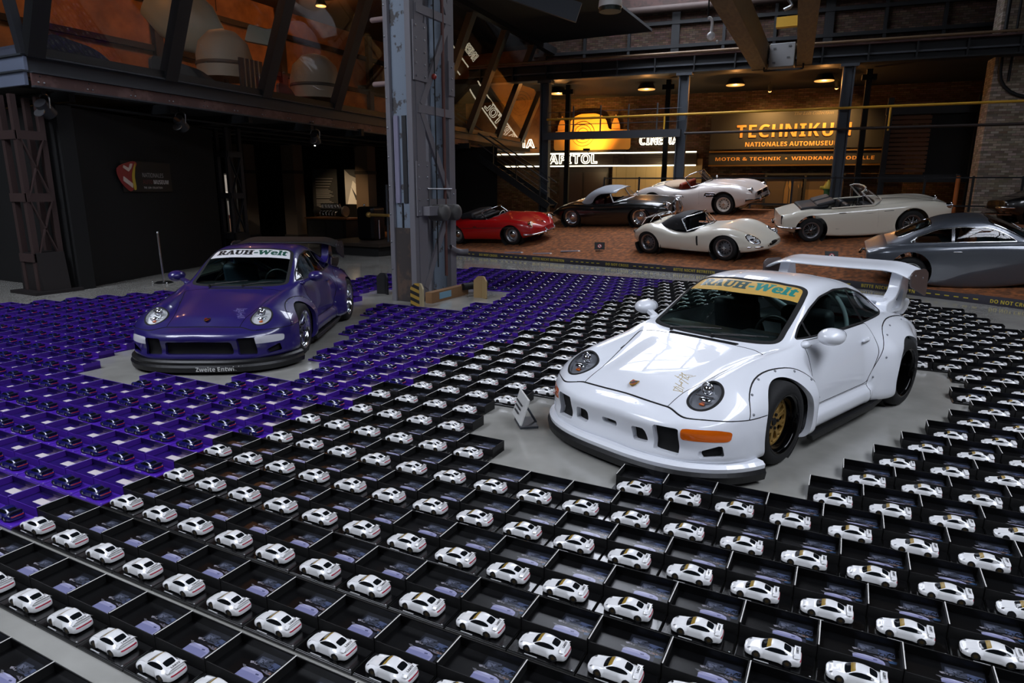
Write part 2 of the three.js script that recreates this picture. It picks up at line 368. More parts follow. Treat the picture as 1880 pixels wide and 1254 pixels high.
// back range of the hall, turned a little against the rows
const HALL = new THREE.Matrix4().makeRotationY(.111), inHall = g => g.applyMatrix4(HALL);
const hx = (X, Y) => X * .9938 + Y * .1107, hy = (X, Y) => -X * .1107 + Y * .9938; // hall coordinates of a floor point
const HB = (wd, h, d, X, Y, H) => inHall(box(wd, h, d, X, H, -Y));  // box in hall coordinates
{
  // columns (hall line Y = 28.3)
  const CF = 34.1, colX = [-9.06, -3.35, 2.45, 8.3], CY = 27.9;
  colX.forEach((X, i) => {
    if (i > 2) return;
    const t = thing('steel_column', ['grey riveted steel column by the stairs, leftmost of the three', 'grey steel column behind the white roadster, middle of the three', 'grey steel column behind the cream convertible, rightmost of the three'][i], 'column');
    part('web', HB(.34, 6.5, .05, X, CY, 3.25), steelBlue, t);
    for (const s of [-1, 1]) part('flange', HB(.05, 6.5, .36, X + s * .17, CY, 3.25), steelBlue, t);
    part('head_plate', HB(.6, .1, .5, X, CY, 6.5), steelGrey, t); part('base_plate', HB(.6, .5, .5, X, CY, .25), steelGrey, t);
  });
  // crane girder
  const t = thing('crane_girder', 'long dark riveted crane girder carried on the grey columns', 'girder');
  part('web', HB(24, .56, .06, -.6, CY, 6.88), steelDark, t); part('top_flange', HB(24, .06, .5, -.6, CY, 7.19), rustPlate, t); part('bottom_flange', HB(24, .06, .5, -.6, CY, 6.58), steelDark, t);
  part('pipe', inHall(rod([-12.5, 7.27, -CY + .3], [11.3, 7.27, -CY + .3], .045)), std(0x6b5640, .6, .2), t); part('cable_tray', HB(24, .06, .14, -.6, CY - .1, 6.84), steelGrey, t);
  for (let i = 0; i < 16; i++) part('stiffener', HB(.05, .54, .24, -12 + i * 1.5, CY - .12, 6.88), steelDark, t);
  // upper brick wall in panels over the girder
  struct('wall_upper', HB(30, 5.0, .3, 4, CY + 3.2, 9.9), brickDark);
  const fr = thing('wall_framing', 'dark steel framing that divides the brick wall above the crane girder', 'framing');
  for (let i = 0; i < 15; i++) part('post', HB(i % 3 ? .12 : .34, 4.8, .14, -10.2 + i * 2.0, CY + 2.95, 9.8), steelDark, fr);
  for (const H of [8.15, 9.1]) part('rail', HB(29, .14, .16, 3.9, CY + 2.93, H), steelDark, fr);
  part('pipe_run', inHall(rod([-10.5, 9.6, -CY - 2.6], [16, 9.6, -CY - 2.6], .16)), std(0x352722, .7), fr);
  part('sheet_cladding', HB(29, 1.1, .06, 3.9, CY + 2.9, 10.1), std(0xffffff, .8, .1, { map: rustTex([74, 54, 50], [58, 46, 42]) }), fr);
  // low ceiling of the back aisle with downlights
  struct('ceiling', HB(44, .2, 6.6, -3, CY + 3.4, 6.75), black);
  for (const [X, Y, i] of [[-9.3, 30.5, 0], [-5.27, 30.5, 1], [-1.57, 30.5, 2], [1.82, 30.5, 3]]) {
    const d = thing('ceiling_lamp', `warm round ceiling lamp above the back aisle, ${['first', 'second', 'third', 'fourth'][i]} from the left`, 'lamp');
    part('housing', inHall(cyl(.40, .28, .22, X, 6.52, -Y, 0, 0, 0, 24)), steelDark, d); part('diffuser', inHall(cyl(.37, .37, .02, X, 6.40, -Y, 0, 0, 0, 24)), lampGlow(0xffb25a, .85), d);
    part('stem', inHall(rod([X, 6.6, -Y], [X, 6.66, -Y], .02)), steelDark, d);
    const p = new THREE.PointLight(0xffb060, 7); p.position.copy(new V3(X, 6.30, -Y).applyMatrix4(HALL)); scene.add(p);
  }
  // brick back wall of the aisle
  struct('wall_aisle', HB(44, 6.7, .3, -3, CF + .3, 3.35), brickDark);
  // footbridge between the first two columns
  const b = thing('footbridge', 'steel footbridge with a thin railing spanning the two left columns', 'bridge');
  part('girder', HB(5.7, .30, .16, -6.2, CY - .3, 4.30), steelGrey, b); part('deck', HB(5.7, .06, 1.0, -6.2, CY + .25, 4.42), steelDark, b);
  for (const H of [4.75, 4.98, 5.25]) part('wire', inHall(rod([-9.06, H, -CY + .25], [-3.35, H, -CY + .25], .014, 5)), steelGrey, b);
  for (let i = 0; i < 6; i++) part('post', HB(.05, 1.05, .05, -8.9 + i * 1.15, CY - .25, 4.95), steelGrey, b);
  const hr = thing('yellow_handrail', 'long yellow handrail crossing in front of the sign boards', 'handrail');
  part('rail', inHall(tube([[-8.9, 4.97, -CY + .3], [-3.2, 5.0, -CY + .3], [2.6, 5.02, -CY + .3], [8.6, 5.05, -CY + .3]], .045, 40, 8)), yellowPaint, hr);
  for (const X of [3.9, -7.9, -4.0]) part('post', inHall(rod([X, 4.2, -CY + .3], [X, 5.0, -CY + .3], .035)), yellowPaint, hr);
  part('lower_pipe', inHall(rod([-3.2, 4.28, -CY + .3], [9, 4.32, -CY + .3], .05)), std(0x2c2320, .6), hr);
  // thin black posts between the cars and the signs
  for (const [X, l] of [[-8.53, 'slender black post in front of the first marquee letters'], [-4.17, 'slender black post in front of the right neon word'], [3.31, 'slender black post in front of the last sign letters']]) {
    const p = thing('black_post', l, 'post'); part('shaft', HB(.2, 6.6, .2, X, CY + 1.6, 3.3), black, p); part('bracket', HB(.5, .2, .3, X, CY + 1.6, 6.3), black, p); part('foot', HB(.34, .06, .34, X, CY + 1.6, .03), black, p);
  }
  // barrier behind the mat
  const f = thing('barrier', 'long dark steel barrier along the back of the brown mat', 'barrier');
  const FX0 = -6.2, FX1 = 8.0, FY = 27.0;
  part('top_rail', HB(FX1 - FX0, .05, .05, (FX0 + FX1) / 2, FY, 2.55), steelDark, f); part('bottom_rail', HB(FX1 - FX0, .05, .05, (FX0 + FX1) / 2, FY, 1.6), steelDark, f);
  for (let i = 0; i <= 10; i++) part('post', HB(.07, 1.4, .05, FX0 + i * 1.42, FY, 1.9), steelDark, f);
  // cinema front
  struct('wall_cinema', HB(4.4, 3.6, .2, -5.2, CF, 1.8), cream);
  const m = thing('cinema_marquee', 'dark ribbed cinema canopy edged with white neon tubes', 'canopy');
  const path = []; for (let i = 0; i <= 40; i++) { const X = lerp(-13.9, -3.25, i / 40); path.push([X, CF - .62 - .22 * sstep(-6.4, -7.2, X)]); }
  const P = H => path.map(q => [q[0], H, -q[1]]);
  const ribbon = (H0, H1, d) => { const a = []; for (let i = 0; i < 40; i++) a.push(box(path[i + 1][0] - path[i][0] + .01, H1 - H0, 1.0, (path[i][0] + path[i + 1][0]) / 2, (H0 + H1) / 2, -(path[i][1] + path[i + 1][1]) / 2 - .5 + d)); return a.map(inHall); };
  part('canopy', ribbon(3.30, 3.88, 0), std(0x14100e, .5), m);
  for (let k = 0; k < 6; k++) part('rib', ribbon(3.36 + k * .085, 3.39 + k * .085, .025), std(0x2a211c, .4), m);
  const neon = lampGlow(0xfff2d0, 3.2);
  for (const H of [3.28, 3.90]) part('neon_tube', inHall(tube(P(H).map(q => [q[0], q[1], q[2] + .06]), .035, 60, 6)), neon, m);
  for (const X of [-11.5, -8, -5]) { const l = new THREE.PointLight(0xffe2a8, X < -9 ? 1 : X < -6 ? 2.5 : 5); l.position.copy(new V3(X, 3.1, -CF + 1.3).applyMatrix4(HALL)); scene.add(l); }
  // lit arch panel over the canopy
  const ar = thing('arched_screen', 'glowing amber arched screen above the cinema canopy', 'screen');
  const arch = [[-1.8, 0], [2.2, 0], [2.2, .95], [1.05, 1.0], [.98, 1.35], [.8, 1.62], [.4, 1.78], [-.4, 1.78], [-.8, 1.62], [-.98, 1.35], [-1.02, 1.0], [-1.8, .95]];
  part('panel', inHall(ext(round(arch, .15), .06).translate(-8.75, 4.1, -CF + .05)), std(0xd9a24c, .7), ar);
  part('frame', inHall(ext(round([[-2.0, -.1], [2.0, -.1], [2.0, 0], [-2.0, 0]], .02), .12).translate(-8.75, 4.1, -CF + .05)), steelDark, ar);
  for (const s of [-1, 1]) part('side_wing', inHall(ext(round([[0, 0], [.5, 0], [.42, 1.2], [.2, 1.75], [0, 1.2]].map(q => [q[0] * s, q[1]]), .1), .05).translate(-8.75 + s * 1.2, 4.1, -CF)), std(0xc89550, .7), ar);
  for (let k = 0; k < 3; k++) part('ring_ornament', inHall(at(new THREE.TorusGeometry(.28 + k * .16, .012, 6, 40), -9.0, 4.9, -CF + .14)), std(0x3a2a14, .6), ar);
  { const l = new THREE.SpotLight(0xffb24a, 60, 9, .9, .8, 2); l.position.copy(new V3(-8.4, 4.15, -CF + 1.6).applyMatrix4(HALL)); l.target.position.copy(new V3(-8.6, 5.0, -CF).applyMatrix4(HALL)); scene.add(l, l.target);
    const k = thing('uplight', 'small floodlight aimed at the amber arched screen', 'lamp'); part('housing', inHall(box(.3, .12, .2, -8.4, 4.02, -CF + 1.65)), black, k); part('diffuser', inHall(box(.26, .08, .02, -8.4, 4.06, -CF + 1.54)), lampGlow(0xffb24a, 1), k); part('arm', inHall(rod([-8.4, 3.9, -CF + 1.2], [-8.4, 3.98, -CF + 1.65], .02)), black, k); }
  const font = FONT;
  // outline letters: a tube round the shapes of each glyph
  const neonWord = (txt, X, H, Y, size, wid, name, label) => {
    const t = thing(name, label, 'neon sign'); const sh = []; let x = 0;
    for (const ch of txt) { const s = font.generateShapes(ch, size); const bw = new THREE.ShapeGeometry(s); bw.computeBoundingBox(); sh.push([s, x - bw.boundingBox.min.x]); x += bw.boundingBox.max.x - bw.boundingBox.min.x + size * .16; }
    const k = wid / x;
    for (const [s, ox] of sh) { const g = []; for (const q of s) for (const loop of [q.getPoints(5), ...q.holes.map(h => h.getPoints(5))]) { const pts = loop.map(p => [X + (p.x + ox) * k, H + p.y, -Y]); for (let i = 0; i < pts.length; i++) { const a = pts[i], b = pts[(i + 1) % pts.length]; if (Math.hypot(a[0] - b[0], a[1] - b[1]) > .004) g.push(rod(a, b, .022, 5)); } } part('letter', g.map(inHall), neon, t); }
    part('backing', inHall(box(wid + .1, .05, .04, X + wid / 2, H - .02, -Y - .05)), black, t);
    return t;
  };
  neonWord('CAPITOL', -11.0, 3.41, CF - .90, .44, 3.05, 'neon_sign', 'white neon outline letters on the ribbed cinema canopy');
  neonWord('CINEMA', -14.0, 4.22, CF - .9, .40, 2.72, 'neon_sign', 'white neon cinema sign left of the amber screen');
  neonWord('CINEMA', -6.0, 4.28, CF - .6, .40, 1.95, 'neon_sign', 'white neon cinema sign right of the amber screen');
  const door = struct('door_1', HB(2.6, 3.2, .3, -8.9, CF, 1.6), std(0x20140e, .6)); part('door_leaf', HB(1.2, 3.0, .04, -9.55, CF - .2, 1.5), std(0x2a1a12, .5), door); part('door_leaf', HB(1.2, 3.0, .04, -8.25, CF - .2, 1.5), std(0x2a1a12, .5), door);
  // tiled cinema wall grooves
  for (let i = 0; i < 9; i++) part('groove', HB(.02, 3.4, .02, -7.2 + i * .5, CF - .1, 1.7), std(0x8a7850, .8), scene.getObjectByName('wall_cinema'));
  // sign boards
  const board = (wd, h, X, H, draw, label, px = 1024, glow) => {
    const t = thing('sign_board', label, 'sign'); part('board', HB(wd, h, .08, X, CF - .6, H), std(0x15171a, .6), t);
    const tex = canvasTex(px, Math.round(px * h / wd), (c, a, b) => { c.fillStyle = '#15171a'; c.fillRect(0, 0, a, b); c.textAlign = 'center'; c.textBaseline = 'middle'; draw(c, a, b); });
    part('lettering', inHall(new THREE.PlaneGeometry(wd - .04, h - .04).translate(X, H, -CF + .645)), std(0xffffff, .6, 0, { map: tex }), t); return t;
  };
  const fit = (c, s, x, y, wd, size, f = 'bold') => { c.font = `${f} ${size}px sans-serif`; c.fillStyle = '#c8934c'; const m = c.measureText(s).width; c.save(); c.translate(x, y); c.scale(wd / m, 1); c.fillText(s, 0, 0); c.restore(); };
  const tb = board(7.3, 1.68, .98, 4.82, (c, a, b) => { fit(c, 'NATIONALES AUTOMUSEUM', a * .49, b * .885, a * .555, 40); c.save(); c.font = 'italic 26px serif'; c.fillStyle = '#5b4a34'; c.fillText('The Loh Collection', a * .6, b * .09); c.restore(); }, 'dark sign board with large bronze capital letters above the barrier');
  { let x = 0; const S = []; for (const ch of 'TECHNIKUM') { const g = new TextGeometry(ch, { font, size: .56, depth: .04, curveSegments: 4, bevelEnabled: false }); g.computeBoundingBox(); g.translate(x - g.boundingBox.min.x, 0, 0); x += g.boundingBox.max.x - g.boundingBox.min.x + .11; S.push(g); }
    for (const g of S) part('letter', inHall(g.scale(4.9 / x, 1, 1).translate(-1.5, 4.5, -CF + .65)), std(0xc08a48, .45, .3), tb); }
  const mb = board(7.3, .54, .98, 3.56, (c, a, b) => fit(c, 'MOTOR & TECHNIK  •  WINDKANALMODELLE', a * .5, b * .52, a * .93, 44, 'bold'), 'long low sign board of bronze lettering between two brass strips', 1400);
  for (const H of [3.88, 3.25]) part('brass_strip', HB(7.3, .06, .12, .98, CF - .66, H), std(0xb5853f, .3, .9), mb);
  for (const X of [-.2, 2.4]) { const l = new THREE.SpotLight(0xffc070, 80, 9, .95, .9, 2); l.position.copy(new V3(X, 6.25, -CF + 2.3).applyMatrix4(HALL)); l.target.position.copy(new V3(X, 4.2, -CF + .6).applyMatrix4(HALL)); scene.add(l, l.target);
    const k = thing('spotlight', X < 0 ? 'small black spotlight over the left of the sign board' : 'small black spotlight over the right of the sign board', 'lamp'); part('housing', inHall(at(cyl(.08, .1, .24), X, 6.40, -CF + 2.36, -.5)), black, k); part('diffuser', inHall(cyl(.07, .07, .01, X, 6.27, -CF + 2.29, -.5)), lampGlow(0xffb060, 1.5), k); part('stem', inHall(rod([X, 6.45, -CF + 2.36], [X, 6.66, -CF + 2.36], .015)), black, k); }
  // shop windows under the boards
  const sw = thing('display_window', 'dark framed display windows under the sign boards', 'window');
  for (const X of [.75, 2.45]) { part('frame', [HB(1.7, .1, .1, X, CF - .5, 2.85), HB(1.7, .1, .1, X, CF - .5, 1.45), HB(.1, 1.4, .1, X - .8, CF - .5, 2.15)], steelDark, sw); part('poster', HB(1.6, 1.35, .03, X, CF - .4, 2.15), std(0xffffff, .7, 0, { map: canvasTex(256, 200, (c, a, b) => { c.fillStyle = '#352a20'; c.fillRect(0, 0, a, b); let q = X * 10 + 7; for (let i = 0; i < 26; i++) { q = (q * 16807) % 2147483647; const u = q / 2147483647; c.fillStyle = ['#5d4828', '#1b140f', '#6d5a34', '#2a211a'][i % 4]; c.beginPath(); c.moveTo(u * a, b); c.lineTo(u * a + 20, b * (.35 + .5 * ((u * 7) % 1))); c.lineTo(u * a + 44, b); c.fill(); } }) }), sw); }
  // louvred bay and pale brick pier on the right
  const lb = thing('louvre_window', 'tall dark louvred window bay between sign board and brick pier', 'window');
  part('frame', [HB(.2, 4.2, .2, 4.35, CY + 3.0, 3.6), HB(.2, 4.2, .2, 7.4, CY + 3.0, 3.6), HB(3.3, .3, .25, 5.87, CY + 3.0, 2.6), HB(3.3, .3, .25, 5.87, CY + 3.0, 5.2)], steelDark, lb);
  for (let i = 0; i < 16; i++) part('slat', HB(1.4, .12, .06, 5.15, CY + 3.05, 2.9 + i * .17), std(0x5a3a26, .8), lb);
  part('dark_panel', HB(1.6, 2.4, .05, 6.6, CY + 3.1, 3.9), black, lb);
  struct('wall_pier', HB(3.4, 11, .9, 8.75, CY + 1.1, 5.5), brickPale);
  const dp = thing('drain_pipe', 'vertical dark pipes running down the pale brick pier', 'pipe');
  part('pipe', inHall(tube([[7.2, 11, -CY - .56], [7.2, 6.6, -CY - .56], [7.3, 5.8, -CY - .56], [7.8, 5.35, -CY - .56], [9.6, 5.2, -CY - .56]], .06, 30)), steelDark, dp); part('pipe', inHall(rod([7.5, 5.8, -CY - .56], [7.5, 11, -CY - .56], .04)), steelDark, dp);
  const or = thing('orange_pipe', 'short orange vertical pipe left of the pale brick pier', 'pipe'); part('pipe', inHall(rod([6.3, 0, -CY + .2], [6.3, 2.65, -CY + .2], .07)), std(0xa3561c, .6), or); part('cap', inHall(cyl(.09, .09, .06, 6.3, 2.66, -CY + .2)), steelDark, or);
  // painted hydrant
  const hy2 = thing('hydrant', 'old hydrant with yellow top and green body behind the barrier', 'hydrant', [0, 0, 0]);
  const HP = (X, H) => g => inHall(g.translate(X, H, -CY - .2)); const pl = HP(2.2, 1.55);
  part('barrel', pl(lathe([[0, 0], [.2, 0], [.2, .08], [.14, .12], [.13, .55], [.17, .58], [.17, .62]], 20)), std(0x2d5a2c, .6), hy2); part('bonnet', pl(lathe([[.17, .62], [.16, .72], [.1, .85], [.04, .9], [.04, .95], [0, .95]], 20)), std(0xb59a2c, .6), hy2);
  for (const s of [-1, 1]) part('nozzle', pl(cyl(.07, .06, .16, s * .2, .66, 0, 0, 0, PI / 2)), std(0xb59a2c, .6), hy2);
  // stairs on the left
  const st = thing('staircase', 'dark steel staircase climbing left beside the cinema front', 'stairs');
  for (let i = 0; i < 16; i++) part('tread', HB(.3, .05, 1.1, -8.7 - i * .28, CY - .6, 1.45 + i * .18), steelDark, st);
  for (const s of [-.56, .56]) { part('stringer', inHall(bar([-8.5, 1.4, -CY + .6 + s], [-13.2, 4.4, -CY + .6 + s], .06, .28)), steelDark, st); part('handrail', inHall(rod([-8.5, 2.4, -CY + .6 + s], [-13.2, 5.4, -CY + .6 + s], .03)), steelGrey, st); part('handrail', inHall(rod([-8.5, 1.95, -CY + .6 + s], [-13.2, 4.95, -CY + .6 + s], .02)), steelGrey, st); }
  for (let i = 0; i < 5; i++) part('baluster', HB(.04, 1.0, .04, -8.9 - i * 1.05, CY - 1.16, 2.1 + i * .67), steelDark, st);
}
// ---------------------------------------------------------------- gallery, pillars and the display ramp
{
  const GX = Y => -13.67 - .055 * (Y - 7.3), Y0 = 7.3, Y1 = 30.4, L = Y1 - Y0, GA = Math.atan(.055);
  // box laid along the front of the gallery: out = distance beyond its face
  const GB = (len, h, d, Y, H, out = 0) => box(d, h, len).rotateY(GA).translate(GX(Y) + out, H, -Y);
  const beam = thing('gallery_edge_beam', 'rusty riveted edge beam with grey channel along the glazed gallery', 'beam');
  part('channel', [GB(L, .26, .06, Y0 + L / 2, 4.24, -.06), GB(L, .03, .2, Y0 + L / 2, 4.38, 0), GB(L, .03, .2, Y0 + L / 2, 4.10, 0)], steelGrey, beam);
  part('rust_plate', GB(L, .22, .05, Y0 + L / 2, 3.97, .02), rustPlate, beam); part('lower_angle', GB(L, .03, .12, Y0 + L / 2, 3.85, .05), steelGrey, beam);
  for (let i = 0; i < 26; i++) for (const k of [0, .1]) { part('rivet', ball(.02, GX(Y0 + .12 + i * .92 + k) + .05, 3.93, -(Y0 + .12 + i * .92 + k), .6, 1, 1, 8), M.steel, beam); }
  for (let i = 0; i < 14; i++) part('rivet', ball(.015, GX(Y0 + .16 + i * .92) + .05, 4.04, -(Y0 + .16 + i * .92), .6, 1, 1, 6), steelGrey, beam);
  const end = thing('gallery_end_plate', 'blue-grey end plates of the gallery at the left edge', 'beam');
  part('upper_plate', box(8, .25, .06, GX(Y0) - 4, 4.24, -Y0 + .03), std(0x6b7488, .5, .1), end); part('lower_plate', box(8, .22, .06, GX(Y0) - 4.02, 3.98, -Y0 + .05), std(0x6b7488, .5, .1), end); part('ledge', box(8, .03, .2, GX(Y0) - 4, 4.39, -Y0), steelGrey, end); part('lip', box(8, .03, .12, GX(Y0) - 4, 4.11, -Y0 + .06), steelGrey, end);  // plates coloured bluer and lighter than the long edge beam
  struct('floor', box(20, .16, L, GX(20) - 10.2, 4.0, -(Y0 + L / 2)), black);
  // joists under the gallery
  const jo = thing('gallery_joists', 'dark steel joists under the gallery floor', 'beam');
  for (let i = 0; i < 9; i++) part('joist', box(18, .2, .12, -23, 3.80, -(8.2 + i * 2.2)), steelDark, jo);
  for (let i = 0; i < 4; i++) part('pipe', rod([-14.6 - i * 1.2, 3.7, -7.6], [-15.6 - i * 1.2, 3.7, -28], .035), steelDark, jo);
  // leaning glazing
  const T = .47, TH = 3.9, frame = thing('gallery_glazing', 'dark frames of the outward leaning gallery windows', 'window frame');
  const top = (Y, h) => [GX(Y) + .0 + h * T, 4.40 + h, -Y];
  const ys = [7.42, 10.25, 13.1, 15.95, 18.8, 21.65, 24.5, 27.35, 30.0];
  for (const Y of ys) { part('mullion', bar(top(Y, 0), top(Y, TH + .3), .3, .24, [1, 0, 0]), std(0x101113, .5), frame); }
  part('sill', GB(L, .14, .14, Y0 + L / 2, 4.47, .02), std(0x101113, .5), frame); part('head', GB(L, .3, .3, Y0 + L / 2, 4.4 + TH, TH * T), std(0x101113, .5), frame);
  for (let i = 0; i < ys.length - 1; i++) {
    const a = ys[i] + .14, b = ys[i + 1] - .14, g = new THREE.BufferGeometry(), p = [top(a, .1), top(b, .1), top(b, TH), top(a, TH)];
    g.setAttribute('position', new THREE.Float32BufferAttribute(p.flat(), 3)); g.setIndex([0, 1, 2, 0, 2, 3]); g.computeVertexNormals();
    struct('window_' + (i + 2), g, phys(0xffffff, { transmission: 1, roughness: 0, thickness: 0 }));
  }
  { const f2 = thing('gallery_end_glazing', 'narrow dark window frame at the left end of the gallery', 'window frame'); const tp = (X, h) => [X, 4.4 + h, -Y0 + .02 + h * .12];
    for (const X of [GX(Y0) - .05, GX(Y0) - 1.35, GX(Y0) - 3]) part('mullion', bar(tp(X, 0), tp(X, 4), .16, .14, [0, 0, 1]), std(0x24252a, .5), f2); part('sill', box(6, .16, .16, GX(Y0) - 3, 4.48, -Y0), std(0x4a4e5c, .5), f2);
    struct('window_12', box(3, 3.8, .02, GX(Y0) - 1.6, 6.4, -Y0 + .1), phys(0xffffff, { transmission: 1, roughness: 0, thickness: 0 })); }
  // room behind the glass
  struct('wall_gallery', box(.2, 7, 26, -21.5, 7.5, -20), warmWall); struct('ceiling', box(9, .2, 26, -17.8, 9.2, -20), std(0x3a2a1c, .8)); struct('wall_gallery', box(8, 7, .2, -18.5, 7.5, -32.4), warmWall);
  const rails = thing('wall_rails', 'dark timber rails across the warm wall inside the gallery', 'rail'); for (const H of [5.2, 6.6, 8.1]) part('rail', box(.14, .18, 25, -21.3, H, -20), std(0x1c120c, .7), rails);
  for (let i = 0; i < 4; i++) { part('post', box(.2, 5, .3, -21.25, 6.7, -(10 + i * 5.5)), std(0x241710, .7), rails); }
  [[-18.6, 10.5], [-18.6, 15.5], [-18.6, 20.5]].forEach(([X, Y], i) => { const p = new THREE.PointLight(0xffa860, 5); p.position.set(X, 8.6, -Y); scene.add(p); const t = thing('gallery_lamp', `warm ceiling lamp inside the gallery, ${['nearest', 'second', 'farthest'][i]} along the row`, 'lamp'); part('shade', cyl(.22, .14, .2, X, 8.88, -Y), black, t); part('diffuser', cyl(.19, .19, .02, X, 8.76, -Y), lampGlow(0xffb060, 1.5), t); part('stem', rod([X, 8.95, -Y], [X, 9.12, -Y], .02), black, t); });
  // suspended pale nose section, rounded display hoods and a flame-lit stand
  const car = thing('suspended_nose', 'pale grey-green car nose hung high inside the gallery', 'car part'), NB = std(0x9ca596, .4);
  part('shell', at(lathe([[0, 0], [.5, .15], [.78, .7], [.85, 1.5], [.7, 2.2], [.0, 2.3]], 24).scale(1, 1, .45), -17.3, 6.2, -14.6, 0, .5, .9), NB, car); part('fin', at(ext(round([[0, 0], [1.0, .2], [1.1, .9], [.5, .55], [0, .5]], .08), .2), -17.0, 6.4, -15.3, 0, .9, -.3), NB, car); part('wire', rod([-17.5, 7.2, -14.8], [-17.5, 9.1, -14.8], .01), black, car);
  const dome = (X, Y, H, r, l) => { const t = thing('display_hood', l, 'display'); part('stand', cyl(.09, .06, H - r * .8 - 4.08, X, (H - r * .8 + 4.08) / 2, -Y), black, t); part('shell', at(lathe([[0, r], [r * .5, r * .87], [r * .87, r * .5], [r, 0], [r, -r * .8]], 24), X, H, -Y), std(0x8d7f6c, .6), t); part('band', at(lathe([[r + .01, -.05], [r + .03, 0], [r + .01, .05]], 24), X, H - r * .3, -Y), std(0x3d362e, .6), t); };
  dome(-16.4, 14.0, 5.7, .75, 'round tan display hood behind the gallery glass, above the lit stand'); dome(-16.3, 17.5, 5.6, .8, 'round tan display hood at the far end of the gallery'); 
  const stand = thing('lit_stand', 'small striped stand with three glowing yellow lamps in the gallery', 'stand'); part('panel', box(.06, .9, .8, -15.6, 5.15, -14.2), std(0x202226, .5), stand);
  for (let i = 0; i < 4; i++) part('rib', box(.03, .9, .04, -15.55, 5.15, -13.95 - i * .16), M.steel, stand); for (let i = 0; i < 3; i++) part('lamp', ball(.05, -15.5, 4.72, -13.98 - i * .2, 1, 1.5, 1, 10), lampGlow(0xffd060, 3), stand); part('foot', box(.5, .62, .8, -15.7, 4.39, -14.2), black, stand);
  // low parapet silhouettes
  const pa = thing('gallery_parapet', 'dark curved parapet panels standing inside the gallery windows', 'panel');
  for (const [Y, wd] of [[9, 1.6], [11.6, 2.2], [14.9, .8]]) part('panel', at(ext(round([[-wd / 2, 0], [wd / 2, 0], [wd / 2, .35], [wd * .1, .8], [-wd / 2, .95]], .2), .1), GX(Y) - .9, 4.1, -Y, 0, PI / 2), std(0x16171a, .6), pa);
}
{ // museum wall and what stands under the gallery
  const A = [-13.95, 7.75], B = [-15.85, 12.9], ang = Math.atan2(B[1] - A[1], B[0] - A[0]), Lw = Math.hypot(B[0] - A[0], B[1] - A[1]);
  struct('wall_museum', box(Lw, 3.6, .3).translate(0, 0, 0).rotateY(ang).translate((A[0] + B[0]) / 2 - .15, 1.8, -(A[1] + B[1]) / 2 + .06), blackWall);
  struct('wall_museum', box(6, 3.6, .3, -16.9, 1.8, -7.95), blackWall);
  const tex = canvasTex(1024, 400, (c, a, b) => {
    c.fillStyle = '#030303'; c.fillRect(0, 0, a, b); c.textBaseline = 'middle';
    c.font = '78px sans-serif'; c.fillStyle = '#8e8e90'; c.fillText('NATIONALES', 400, 178, 590);
    c.font = 'bold 78px sans-serif'; c.fillStyle = '#4a0d14'; c.fillText('AUTO', 400, 268, 210); c.fillStyle = '#b9b9bb'; c.fillText('MUSEUM', 620, 268, 370);
    c.font = 'bold 36px sans-serif'; c.fillStyle = '#a8a8aa'; c.fillText('THE  LOH  COLLECTION', 410, 345, 580);
  });
  const t = thing('museum_logo', 'museum logo and lettering on the black wall under the gallery', 'sign');
  const face = g => g.rotateY(ang + PI).translate(0, 0, 0);
  // local frame on the wall: origin at pixel centre of the logo; x runs from A to B
  const put = g => { g.rotateY(ang).translate(-14.78, 2.37, -10.0); return g; };
  const nx = Math.sin(ang), flip = 1;
  const M4 = g => g.rotateY(ang).translate(lerp(A[0], B[0], .44) + .02, 2.3, -lerp(A[1], B[1], .44));
  part('lettering', M4(new THREE.PlaneGeometry(1.75, .68).rotateY(0).translate(.15, 0, .012)), std(0xffffff, .7, 0, { map: tex }), t);
  const sh = [[-.46, .16], [-.1, .30], [.16, .33], [.22, .28], [.05, .1], [.0, -.05], [.03, -.26], [-.08, -.33], [-.3, -.2], [-.44, -.02]];
  part('emblem', M4(ext(smooth(sh, 3), .01).translate(-.42, .0, .02)), std(0x7a1020, .5), t);
  part('emblem_band', M4(ext(smooth([[.14, .3], [.02, .12], [-.02, -.05], [.02, -.3], [.08, -.28], [.07, -.02], [.1, .12]], 3), .012).translate(-.40, .0, .025)), std(0xa8902a, .5), t);
  part('emblem_car', M4(ext(round([[-.28, -.02], [.0, -.18], [-.02, -.28], [-.12, -.22], [-.3, -.12]], .02), .012).translate(-.42, .02, .03)), std(0xb9a9a4, .5), t);
  part('emblem_track', M4(ext(round([[-.26, .16], [-.1, .08], [0, .16], [.06, .26], [-.02, .26], [-.08, .16], [-.24, .22]], .02), .012).translate(-.42, .02, .03)), std(0xb9a9a4, .5), t);
}
function latticeColumn(name, label, X, Y, H, mats, yaw = 0) {
  const t = thing(name, label, 'column', [X, 0, -Y], yaw);
  part('base_plate', box(.9, .06, .9, 0, .03, 0), mats[1], t); part('base_shoe', ext([[-.38, 0], [.38, 0], [.3, .75], [-.3, .75]], .5).translate(0, .05, -.25), mats[1], t);
  for (const x of [-.2, .2]) for (const z of [-.22, .22]) part('chord', box(.1, H, .1, x, H / 2, z), mats[0], t);
  for (let i = 0; i < 3; i++) { const y = .7 + i * 1.15; part('batten', box(.5, .16, .04, 0, y, .27), mats[0], t); part('batten', box(.04, .16, .5, .25, y, 0), mats[0], t); if (y + 1.15 < H) { part('lacing', bar([.24, y, -.2], [.24, y + 1.1, .2], .07, .02), mats[0], t); part('lacing', bar([.24, y, .2], [.24, y + 1.1, -.2], .07, .02), mats[0], t); } }
  return t;
}
latticeColumn('lattice_column', 'dark rusty lattice column at the far left under the gallery', -14.25, 7.35, 3.72, [std(0x3a2a28, .7, .2), std(0x1d1818, .7, .2)]);
